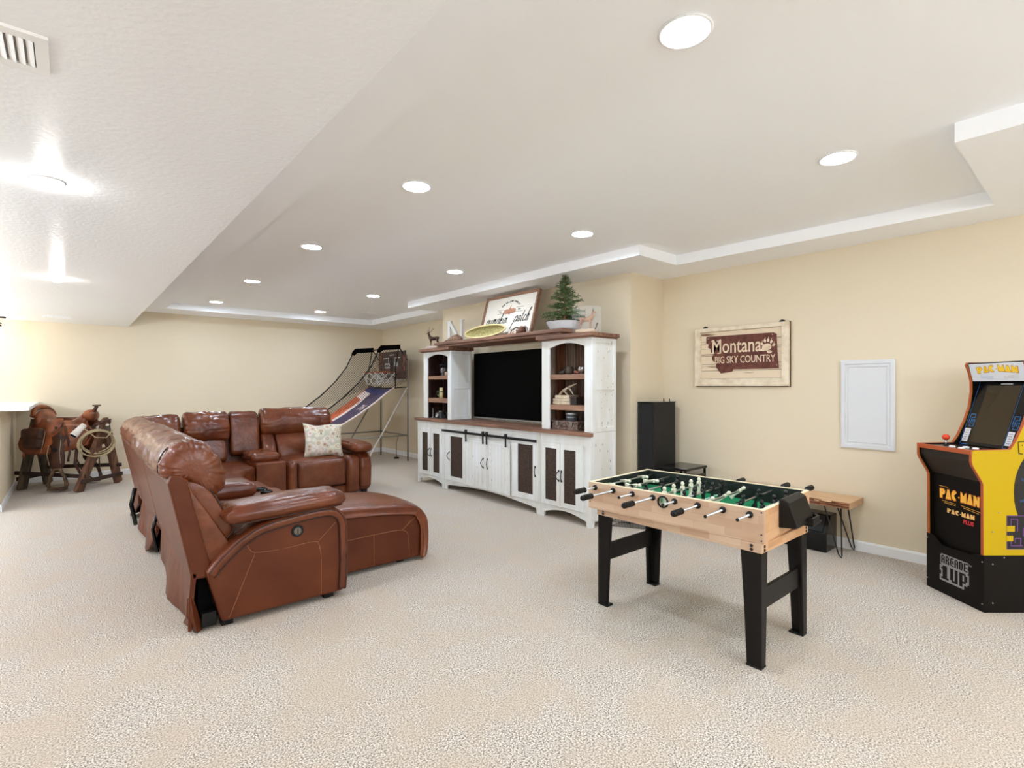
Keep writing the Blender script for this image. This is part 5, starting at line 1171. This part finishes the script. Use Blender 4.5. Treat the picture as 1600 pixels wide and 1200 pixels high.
for (x,y,z,a) in [(X0,Y0+.05,.607,'x'),(X0,Y0+.05,.588,'x'),(X0,Y1-.05,.607,'x'),(X0,Y1-.05,.588,'x'),(X0+.03,Y0,.607,'y'),(X0+.03,Y0,.588,'y'),(X1-.03,Y0,.607,'y'),(X1-.03,Y0,.588,'y')]:
    q.lathe([(.008,-.001),(.008,-.003),(.005,-.005),(.0005,-.0055)],(x,y,z),10,M['iron'],axis=a)
q.build('bolt_head',parent=t)
# ================================================================ BENCH, SPEAKERS
t=thing('live_edge_bench',(4.9,1.85,0),'live edge wooden bench on black hairpin legs behind the foosball table','bench')
q=MB(); n=60; top=[];bot=[]
for i in range(n+1):
    y=1.37+1.1*i/n; top.append(y)
secs=[]
for i,y in enumerate(top):
    nz=lambda s,k: noise.noise(Vector((y*14,s,k)))*.010
    secs.append([(5.075,y,.41),(5.075,y,.46),(4.73,y,.46),(4.715+nz(0,1),y,.452),(4.722+nz(1,0),y,.443),(4.710+nz(3,2),y,.434),(4.722+nz(5,2),y,.425),(4.712+nz(7,1),y,.416),(4.728,y,.41)])
q.loft(secs,M['liveedge'],False); bt=q.build('bench_top',parent=t)
me=bt.data; me.materials.append(M['benchtop'])
for p in me.polygons:
    if abs(p.normal.z)>.9 or abs(p.normal.y)>.9 or p.normal.x>.9: p.material_index=1
for y in (1.43,2.41):
    for x in (4.77,5.03):
        q=MB(); s=1 if y<2 else -1; dx=.09 if x<4.9 else -.09
        fx=x-.03 if x<4.9 else x+.02
        q.tube([(x-.02,y+s*.13,.41),(fx-.004,y+s*.02,.03),(fx,y,.006),(fx+.006,y-.0,.03),(x+.05 if x<4.9 else x-.05,y+s*.03,.41)],.0055,8,M['iron']); q.build('hairpin_leg',parent=t)
t=thing('floor_speaker',(4.93,1.75,0),'glossy black slanted subwoofer on the carpet under the bench','speaker')
q=MB(); q.prism([(4.80,.0),(5.05,.0),(5.05,.30),(4.90,.30),(4.80,.16)],'y',1.56,1.97,M['blackg']); q.build('body',parent=t,bevel=.008)
q=MB(); q.prism([(4.803,.167),(4.893,.293),(4.886,.298),(4.796,.172)],'y',1.59,1.94,M['blackp']); q.build('grille',parent=t,bevel=.003)
q=MB(); q.prism([(4.858,.20),(4.90,.262),(4.894,.266),(4.852,.204)],'y',1.98,2.02,M['greysteel']) if False else q.box(4.785,4.80,1.85,1.96,.03,.13,M['greysteel']); q.build('control_plate',parent=t,bevel=.002)
t=thing('tower_speaker',(4.8,3.2,0),'tall matte black tower speaker in the alcove by the corner','speaker')
q=MB(); q.box(4.60,5.0,3.10,3.30,.03,1.225,mat('speaker_black',(24,23,22),.6)); q.build('cabinet',parent=t,bevel=.004)
q=MB(); q.box(4.59,4.60,3.11,3.29,.06,1.205,mat('speaker_cloth',(34,33,34),.9,bump=.3,bscale=400)); q.build('grille',parent=t,bevel=.003)
q=MB(); q.box(4.595,5.005,3.095,3.305,1.222,1.232,M['blackg']); q.build('top_plate',parent=t,bevel=.003)
q=MB(); q.box(4.58,5.02,3.08,3.31,0,.03,M['blackp']); q.build('plinth',parent=t,bevel=.003)
for y in (3.13,3.20):
    q=MB(); q.tube([(4.93,y,1.232),(4.93,y,1.262)],.006,8,M['blackp']); q.build('terminal_post',parent=t)
t=thing('side_stand',(4.8,2.88,0),'low black equipment stand with open shelves beside the tower speaker','stand')
for z,h,m in ((.555,.025,M['blackg']),(.38,.018,M['blackp']),(.12,.018,M['blackp'])):
    q=MB(); q.box(4.60,5.0,2.73,3.04,z,z+h,m); q.build('shelf',parent=t,bevel=.003)
for x in (4.61,4.97):
    for y in (2.74,3.01):
        q=MB(); q.box(x,x+.02,y,y+.02,0,.555,M['blackp']); q.build('post',parent=t,bevel=.002)
t=thing('media_receiver',(4.8,2.88,.398),'flat black receiver with silver trim inside the equipment stand','electronics')
q=MB(); q.box(4.63,4.96,2.77,3.0,.399,.47,M['blackp']); q.build('case',parent=t,bevel=.004)
q=MB(); q.box(4.625,4.63,2.77,3.0,.455,.466,M['steel']); q.box(4.63,4.96,2.764,2.77,.452,.466,M['steel']); q.build('silver_trim',parent=t)
# wire basket with dried stems
t=thing('wire_basket',(4.27,3.12,0),'low wire basket with dried stems on the carpet by the cabinet','basket')
q=MB(); bs=[(4.10,3.26),(4.25,2.98),(4.46,3.02),(4.32,3.29)]
def bl(u,v,z,g=0): 
    a=Vector((*bs[0],0)).lerp(Vector((*bs[1],0)),u); b_=Vector((*bs[3],0)).lerp(Vector((*bs[2],0)),u); p=a.lerp(b_,v); c_=Vector((4.28,3.14,0)); p=c_+(p-c_)*(1+g); p.z=z; return p
for z in (.004,.05,.10): q.tube([bl(0,0,z,z),bl(1,0,z,z),bl(1,1,z,z),bl(0,1,z,z)],.0022,5,M['iron'],closed=True)
for k in range(13):
    u=k/12; q.tube([bl(u,0,.10,.1),bl(u,0,.004),bl(u,1,.004),bl(u,1,.10,.1)],.0014,4,M['iron'])
for k in range(9):
    v=k/8; q.tube([bl(0,v,.10,.1),bl(0,v,.004),bl(1,v,.004),bl(1,v,.10,.1)],.0014,4,M['iron'])
q.build('wire_frame',parent=t)
q=MB(); rr=random.Random(4); ym=mat('dried_flower',(216,176,104),.8)
for k in range(14):
    a=rr.uniform(0,6.28); b0=Vector((4.28+rr.uniform(-.03,.03),3.16+rr.uniform(-.03,.03),.01)); hgt=rr.uniform(.34,.50); e=b0+Vector((math.cos(a)*.09,math.sin(a)*.07+.02,hgt)); q.tube([b0,b0.lerp(e,.6)+Vector((0,0,.03)),e],.0022,4,M['iron'])
    q.ell(e,(.016,.016,.012),8,6,ym)
q.tube([(4.28,3.16,.02),(4.36,3.10,.5),(4.42,3.16,.575),(4.48,3.24,.50)],.002,4,M['iron']); q.build('dried_stems',parent=t)
# ================================================================ WALL PIECES
T=frame((5.09,2.895,1.40),(0,-1,0),(0,0,1)); Wd,Hd=.94,.60
t=thing('wall_sign',(5.07,2.425,1.40),'framed rustic sign with rusty metal cutout and bear paw on the wall','sign')
cw=mat('cream_frame',(236,222,198),.7,c2=(214,196,168),scale=12,bump=.5,bscale=50)
q=MB(); q.T=T; q.prism([(0,0),(Wd,0),(Wd,Hd),(0,Hd)],'z',.012,.045,cw,holes=[[(.062,.075),(Wd-.062,.075),(Wd-.062,Hd-.04),(.062,Hd-.04)]]); q.build('frame',parent=t,bevel=.005)
q=MB(); q.T=T; q.prism([(-.004,-.006),(Wd+.006,-.006),(Wd+.006,Hd+.004),(-.004,Hd+.004)],'z',.001,.014,M['dksad']); q.build('backing_board',parent=t,bevel=.003)
bw=mat('chipped_board',(226,206,178),.8,c2=(128,98,74),scale=7,stretch=(1,.35,2.5),lo=.56,hi=.66,bump=.6,bscale=40)
hs_=[.075,.155,.225,.31,.385,.46,.56]
for a_,b_ in zip(hs_[:-1],hs_[1:]):
    q=MB(); q.T=T; q.box(.062,Wd-.062,a_+.002,b_-.002,.014,.024+.003*((int(a_*100))%2),bw); q.build('board',parent=t)
q=MB(); q.T=T; rust_=mat('rusted_plate',(112,62,48),.7,c2=(84,42,34),scale=14)
pl=[(.122,.512),(.80,.508),(.828,.492),(.835,.33),(.85,.165),(.41,.167),(.40,.145),(.28,.128),(.262,.15),(.225,.20),(.235,.235),(.19,.262),(.185,.30),(.20,.318),(.175,.34),(.165,.385),(.14,.40),(.148,.43),(.122,.45)]
q.prism(pl,'z',.028,.032,rust_); stp=q.build('state_plate',parent=t)
lt=mat('cutout_cream',(232,212,186),.8,c2=(214,190,160),scale=20)
q=MB(); q.T=T
V,F=textmesh('Montana',.165,.0006,.0016,0,1.0); xs=[v.x for v in V]; sc=.50/(max(xs)-min(xs)); q.add([((v.x)*sc+.435,v.y*1.22+.398,v.z+.0325) for v in V],F,lt)
# slab serifs for the capital
for x,y in ((.195,.462),(.255,.462),(.19,.335),(.262,.335)): q.box(x-.018,x+.018,y-.005,y+.005,.032,.0335,lt)
V,F=textmesh('BIG SKY COUNTRY',.088,.0006,.0004,0,.98); xs=[v.x for v in V]; sc=.60/(max(xs)-min(xs)); q.add([((v.x)*sc+.515,v.y*1.15+.262,v.z+.0325) for v in V],F,lt)
q.build('lettering',parent=stp)
q=MB(); q.T=T
dz_=[0]
def disc(cx,cy,rx,ry,a=0,n=18): 
    dz_[0]+=.0002
    ca,sa=math.cos(a),math.sin(a); q.prism([(cx+rx*math.cos(2*PI*i/n)*ca-ry*math.sin(2*PI*i/n)*sa,cy+rx*math.cos(2*PI*i/n)*sa+ry*math.sin(2*PI*i/n)*ca) for i in range(n)],'z',.032,.0333+dz_[0],lt)
disc(.738,.372,.045,.035,.15); disc(.715,.352,.03,.018,.3); disc(.765,.325,.022,.014)
for cx,cy,a in ((.695,.405,.5),(.722,.432,.2),(.752,.437,-.1),(.781,.42,-.4),(.803,.39,-.7)):
    disc(cx,cy,.011,.017,-a*-1); q.prism([(cx-.003,cy+.02),(cx+.004,cy+.02),(cx+.006,cy+.036)],'z',.032,.0333,lt)
q.build('paw_print',parent=stp)
q=MB(); q.T=T
for x,y in ((.14,.49),(.79,.49),(.25,.17),(.83,.20)): q.lathe([(.006,.032),(.005,.036),(.0005,.037)],(x,y,0),8,M['steel'])
q.build('nail_heads',parent=stp)
for x in (.10,.87):
    q=MB(); q.T=T; q.prism([(x-.03,Hd+.003),(x+.03,Hd+.003),(x+.022,Hd+.018),(x,Hd+.026),(x-.022,Hd+.018)],'z',.004,.012,M['iron']); q.build('hanging_bracket',parent=t,bevel=.002)
T=frame((5.09,1.538,.868),(0,-1,0),(0,0,1)); w_,h_=.389,.75
t=thing('electrical_panel_cover',(5.08,1.343,.868),'white rectangular moulded access panel on the beige wall','panel')
pw=mat('panel_white',(216,217,219),.45)
q=MB(); q.T=T; secs=[]
for ins,dz in ((0,.0),(0,.018),(.008,.022),(.030,.022),(.036,.013),(.048,.013),(.056,.019),(.062,.012)):
    secs.append([(ins,ins,dz),(w_-ins,ins,dz),(w_-ins,h_-ins,dz),(ins,h_-ins,dz)])
q.loft(secs,pw,False,caps=False); q.build('moulded_frame',parent=t)
q=MB(); q.T=T; q.box(.06,w_-.06,.06,h_-.06,.001,.0125,pw); q.build('centre_panel',parent=t)
# ================================================================ ARCADE CABINET
P=Vector((4.285,.52,0)); D=Vector((.759,-.651,0)); WV=Vector((.651,.759,0)); wA=.429
AT=frame(P,D,WV)
t=thing('arcade_cabinet',(4.6,.45,0),'yellow and black upright arcade cabinet with red ball joystick','arcade machine')
def aq(): q=MB(); q.T=AT; return q
AB=M['arblack']
prof=[(0.0,.352),(-.002,.79),(-.010,.81),(-.066,.905),(-.073,.93),(-.075,1.0),(.165,1.005),(.20,1.055),(.25,1.16),(.283,1.26),(.297,1.36),(.296,1.43),(.283,1.49),(.262,1.545),(.268,1.56),(.56,1.56),(.56,.352)]
for nm,w0,w1,m in (('side_panel',0,.016,M['yellow']),('side_panel',wA-.016,wA,M['yellow'])):
    q=aq(); q.prism([(a,z) for a,z in prof],'y',w0,w1,m); sp_=q.build(nm,parent=t)
    if w0==0: spn=sp_
    q=aq(); wi=(w1,w1+.002) if w0==0 else (w0-.002,w0); q.prism([(a+.003 if a<.5 else a,z) for a,z in prof],'y',wi[0],wi[1],AB); q.build('inner_lining',parent=sp_)
    q=aq(); V=[];Fc=[]; ed=prof[:16]
    secs=[]
    for i,(a,z) in enumerate(ed):
        p0=ed[max(i-1,0)]; p1=ed[min(i+1,len(ed)-1)]; d=Vector((p1[0]-p0[0],p1[1]-p0[1],0)).normalized(); nx,nz=-d.y,d.x
        secs.append([(a,w0-.001,z),(a+nx*.003,w0-.001,z+nz*.003),(a+nx*.003,w1+.001,z+nz*.003),(a,w1+.001,z)])
    q.loft(secs,M['orange'],False); q.build('edge_moulding',parent=sp_)
wi0,wi1=.018,wA-.018
q=aq(); q.box(.026,.034,wi0,wi1,.30,.80,AB); kp=q.build('kick_panel',parent=t)
q=aq(); q.prism([(-.062,.93),(-.062,.985),(-.050,.99),(.028,.80),(.02,.80)],'y',wi0,wi1,mat('deck_underside',(44,36,30),.35)); q.build('deck_front',parent=t,bevel=.003)
q=aq(); q.box(-.066,.19,wi0,wi1,.978,.996,mat('deck_dark',(40,34,32),.25)); dk=q.build('control_deck',parent=t,bevel=.003)
q=aq(); q.box(-.078,-.066,.0,wA,.972,1.001,M['orange']); q.build('deck_edge',parent=t,bevel=.003)
# joystick and buttons
js=aq(); js.tube([(.04,.325,.996),(.04,.325,1.035)],.006,10,M['steel']); js.ell((.04,.325,1.052),(.022,.022,.020),18,12,mat('red_orange_ball',(224,70,36),.25)); js.lathe([(.016,0),(.014,.006),(.0005,.006)],(.04,.325,.996),14,M['blackp']); js.build('joystick',parent=dk)
bt0=None
for x,wv in ((-.02,.205),(-.03,.125),(.035,.165),(.03,.09)):
    q=aq(); q.lathe([(.0175,.996),(.0175,1.003),(.014,1.007),(.0005,1.008)],(x,wv,0),18,mat('button_white',(236,232,230),.3)); q.build('button',parent=dk)
# slanted screen with printed bezel
s0=Vector((.20,0,1.0)); s1=Vector((.345,0,1.425)); sv_=(s1-s0); sl=sv_.length
ST=AT@frame((.20,wi1,1.0),(0,-1,0),(sv_.x,0,sv_.z)); sw=wi1-wi0
q=MB(); q.T=ST; q.box(0,sw,0,sl,-.012,0,mat('bezel_black',(16,14,14),.25)); bz=q.build('screen_bezel',parent=t)
q=MB(); q.T=ST; q.box(.078,sw-.078,.02,sl-.025,.0,.0015,mat('screen_glass',(52,42,28),.06,spec=.7)); q.build('screen',parent=bz)
q=MB(); q.T=ST; blu=mat('maze_blue',(50,110,170),.5); pur=mat('maze_purple',(110,60,130),.5); wsheet=mat('card_white',(218,218,222),.5)
for side in (0,1):
    ox=.012 if side==0 else sw-.070
    for a in ((.01,.05,.215,.219),(.01,.014,.16,.219),(.046,.05,.19,.219),(.024,.05,.19,.194),(.024,.028,.15,.194),(.01,.028,.15,.154),(.036,.040,.15,.18),(.036,.055,.176,.18),(.051,.055,.13,.18),(.02,.055,.13,.134),(.02,.024,.13,.142)): q.box(ox+a[0],ox+a[1],a[2],a[3],0,.001,blu)
    q.box(ox+.004,ox+.046,.022,.115,0,.0012,wsheet)
    for k in range(5): q.box(ox+.012,ox+.036,.034+.016*k,.038+.016*k,.0012,.0016,mat('card_text',(120,118,130),.6))
    q.box(ox+.002,ox+.056,.0,.004,0,.001,blu); q.prism([(ox-.004,.0),(ox-.002,.0),(ox-.002,sl),(ox-.004,sl)],'z',0,.001,blu)
q.box(sw/2-.03,sw/2+.05,sl-.016,sl-.010,0,.001,wsheet)
for k in range(9): q.box(.09+k*.018,.10+k*.018,sl-.030,sl-.024,0,.001,M['blackp'])
q.build('instruction_card',parent=bz)
# marquee
mq0=Vector((.300,0,1.43)); MT=AT@frame((.300,wi1,1.432),(0,-1,0),(-.26,0,1)); mh=.122
q=MB(); q.T=MT; q.box(0,sw,0,mh,-.01,0,mat('marquee_white',(226,228,234),.35)); mqp=q.build('marquee',parent=t)
q=aq(); q.box(.275,.56,wi0,wi1,1.545,1.558,AB); q.build('top_panel',parent=t)
q=aq(); q.box(.545,.558,wi0,wi1,.36,1.55,AB); q.build('back_panel',parent=t)
GP={'P':([(0,.05),(.02,1),(.7,1),(.98,.86),(1,.6),(.8,.42),(.5,.38),(.5,0)],[(.42,.66),(.62,.70),(.42,.82)]),
 'A':([(0,0),(.34,1),(.66,1),(1,0)],[(.44,.28),(.5,.46),(.56,.28)]),
 'C':([(.5+.52*math.cos(math.radians(a)),.5+.52*math.sin(math.radians(a))) for a in range(38,323,15)]+[(.42,.5)],None),
 'M':([(0,0),(0,1),(.22,1),(.5,.62),(.78,1),(1,1),(1,0),(.58,0),(.5,.10),(.42,0)],None),
 'N':([(0,0),(0,1),(.32,1),(.66,.56),(.66,1),(1,1),(1,0),(.66,0),(.40,.34),(.40,0)],None),
 '-':([(.1,.5),(.5,.78),(.9,.5),(.5,.22)],None)}
def logo(q,x,y,w,h,m,mo,arch=0,tilt=0,zb=0,grow=1.16):
    word='PAC-MAN'; wd={'-':.38}; tot=sum(wd.get(c,1) for c in word)+.14*6; u=w/tot; cx=x
    for c in word:
        gw=wd.get(c,1)*u; mid=(cx+gw/2-x)/w-.5; yy=y+arch*(1-(2*mid)**2)*1.0+(h*.22 if c=='-' else 0); hh=h*(.4 if c=='-' else 1)
        gl_,ho=GP[c]; R=mid*-2*arch*3.2/w*.9 if arch else 0
        def tr(p,g):
            a=(p[0]-.5)*gw*g; b=(p[1]-.5)*hh*g; return (cx+gw/2+a*math.cos(R)-b*math.sin(R), yy+hh/2+a*math.sin(R)+b*math.cos(R)+tilt*(mid))
        q.prism([tr(p,grow) for p in gl_],'z',zb,zb+.0008,mo)
        q.prism([tr(p,1) for p in gl_],'z',zb+.0008,zb+.0016,m)
        if ho: q.prism([tr(p,1) for p in ho],'z',zb+.0016,zb+.002,mo)
        cx+=gw+.14*u
yl=mat('logo_yellow',(250,206,48),.5); orr=mat('logo_orange',(190,110,40),.5); amber=mat('logo_glow_amber',(250,186,70),.5)
q=MB(); q.T=MT; logo(q,.055,.052,.285,.042,yl,orr,.014)
for k in range(3):
    q.prism([(.07,.040-.009*k),(.16,.030-.006*k),(.16,.0315-.006*k),(.07,.0415-.009*k)],'z',0,.001,mat('speed_blue',(150,170,200),.5)); q.prism([(sw-.06,.040-.009*k),(sw-.16,.030-.006*k),(sw-.16,.0315-.006*k),(sw-.06,.0415-.009*k)],'z',0,.001,mat('speed_grey',(190,180,160),.5))
q.build('lettering',parent=mqp)
KT=AT@frame((.0255,wi1,0),(0,-1,0),(0,0,1))
q=MB(); q.T=KT; logo(q,.055,.635,.30,.062,amber,mat('logo_dark_orange',(200,96,24),.5),.004,0)
logo(q,.115,.545,.205,.030,mat('logo_peach',(250,200,120),.5),mat('logo_dark',(120,60,20),.5),.0,0,0,1.08)
for x0,x1,y,s_ in ((.05,.12,.715,0),(.28,.35,.70,-.01),(.07,.18,.618,-.004),(.09,.18,.606,-.003),(.22,.36,.615,-.012),(.24,.35,.603,-.012)):
    q.prism([(x0,y),(x1,y+s_),(x1,y+s_+.002),(x0,y+.003)],'z',0,.0008,amber)
V,F=textmesh('PLUS',.036,.0006,.0012,.1); q.add([(v.x+.275,v.y+.515,v.z+.001) for v in V],F,mat('plus_red',(214,50,60),.5)); q.build('lettering',parent=kp)
# riser: black base with pixel lettering
q=aq(); q.prism([(0.0,0),(0,.352),(.57,.352),(.57,0)],'y',-.006,.008,AB); q.build('riser_side',parent=t,bevel=.002)
q=aq(); q.prism([(0.0,0),(0,.36),(.57,.352),(.57,0)],'y',wA-.008,wA+.006,AB); q.build('riser_side',parent=t,bevel=.002)
RT=AT@frame((-.004,wA+.006,0),(0,-1,0),(0,0,1)); rw=wA+.012
fr_=[(0,0),(rw,0),(rw,.352),(.36,.340),(.345,.327),(.15,.322),(.12,.326),(.095,.345),(.07,.366),(.045,.372),(0,.374)]
q=MB(); q.T=RT; q.prism(fr_,'z',-.010,.0,AB); rf=q.build('riser_front',parent=t,bevel=.002)
q=MB()
for (T_,pts) in ((RT,((.008,.34),(.008,.06),(rw-.012,.31),(rw-.012,.05))),(AT@frame((0,-.006,0),(1,0,0),(0,0,1)),((.05,.30),(.12,.34),(.05,.06),(.05,.50),(.09,.62)))):
    q.T=T_
    for a,b_ in pts: q.lathe([(.0045,.0),(.004,.002),(.0005,.003)],(a,b_,0),8,M['steel'])
q.build('screw',parent=t)
FONT={'A':['01110','11011','11011','11111','11011','11011','11011'],'R':['11110','11011','11011','11110','11011','11011','11011'],'C':['01111','11000','11000','11000','11000','11000','01111'],'D':['11110','11011','11011','11011','11011','11011','11110'],'E':['11111','11000','11000','11110','11000','11000','11111'],'1':['01110','11110','01110','01110','01110','01110','11111'],'U':['11011','11011','11011','11011','11011','11011','01111'],'P':['11110','11011','11011','11011','11110','11000','11000']}
grey=mat('logo_grey',(150,146,146),.5)
def pix(q,word,x0,y0,px,py,gap=1):
    on=set(); c=0
    for ch in word:
        for r,row in enumerate(FONT[ch]):
            for k,v in enumerate(row):
                if v=='1': on.add((c+k,6-r))
        c+=5+gap
    out=set()
    for (a,b_) in on:
        for da in (-1,0,1):
            for db in (-1,0,1):
                if (a+da,b_+db) not in on: out.add((a+da,b_+db))
    for a,b_ in out:
        q.add([(x0+a*px,y0+b_*py,.0008),(x0+(a+1)*px,y0+b_*py,.0008),(x0+(a+1)*px,y0+(b_+1)*py,.0008),(x0+a*px,y0+(b_+1)*py,.0008)],[(0,1,2,3)],grey)
q=MB(); q.T=RT; pix(q,'ARCADE',.125,.205,.0058,.0078); pix(q,'1UP',.125,.100,.0118,.0128)
V,F=textmesh('TM',.014,.0004,.0003); q.add([(v.x+.345,v.y+.255,v.z+.0006) for v in V],F,grey); q.build('lettering',parent=rf)
# side artwork on the yellow side (maze and dark sunburst, without characters)
ART=AT@frame((0,-.0005,0),(1,0,0),(0,0,1)); ink2=mat('art_black',(20,20,24),.4); dbl=mat('art_dark_blue',(30,60,100),.4)
q=MB(); q.T=ART
ov=[(.42+.235*math.cos(2*PI*i/40),.74+.31*math.sin(2*PI*i/40)) for i in range(40)]; q.prism([(min(a,.555),z) for a,z in ov],'z',0,.0006,ink2)
for k in range(12):
    a=2*PI*k/12+.2; q.prism([(.42+.05*math.cos(a),.74+.06*math.sin(a)),(min(.42+.20*math.cos(a-.03),.55),.74+.27*math.sin(a-.03)),(min(.42+.20*math.cos(a+.03),.55),.74+.27*math.sin(a+.03))],'z',.0006,.001,dbl)
q.prism([(.14,.39),(.36,.39),(.36,.60),(.14,.60)],'z',.0,.0008,ink2)
for r in ((.14,.36,.39,.394),(.14,.144,.39,.60),(.14,.36,.596,.60)): q.box(r[0],r[1],r[2],r[3],.0008,.0012,pur)
for r in ((.165,.21,.575,.58),(.165,.17,.53,.58),(.205,.21,.50,.58),(.165,.24,.41,.415),(.165,.17,.41,.44),(.19,.195,.43,.46),(.19,.23,.455,.46),(.225,.23,.41,.46),(.24,.30,.52,.525),(.24,.245,.47,.525)): q.box(r[0],r[1],r[2],r[3],.0008,.0013,pur)
q.prism([(.14,.50),(.19,.50),(.19,.535),(.14,.535)],'z',.0012,.0016,M['yellow']); q.prism([(.14,.44),(.18,.44),(.18,.475),(.14,.475)],'z',.0012,.0016,M['yellow'])
logo(q,.215,.98,.32,.07,M['yellow'],ink2,.01,0,.001)
q.build('side_artwork',parent=spn)
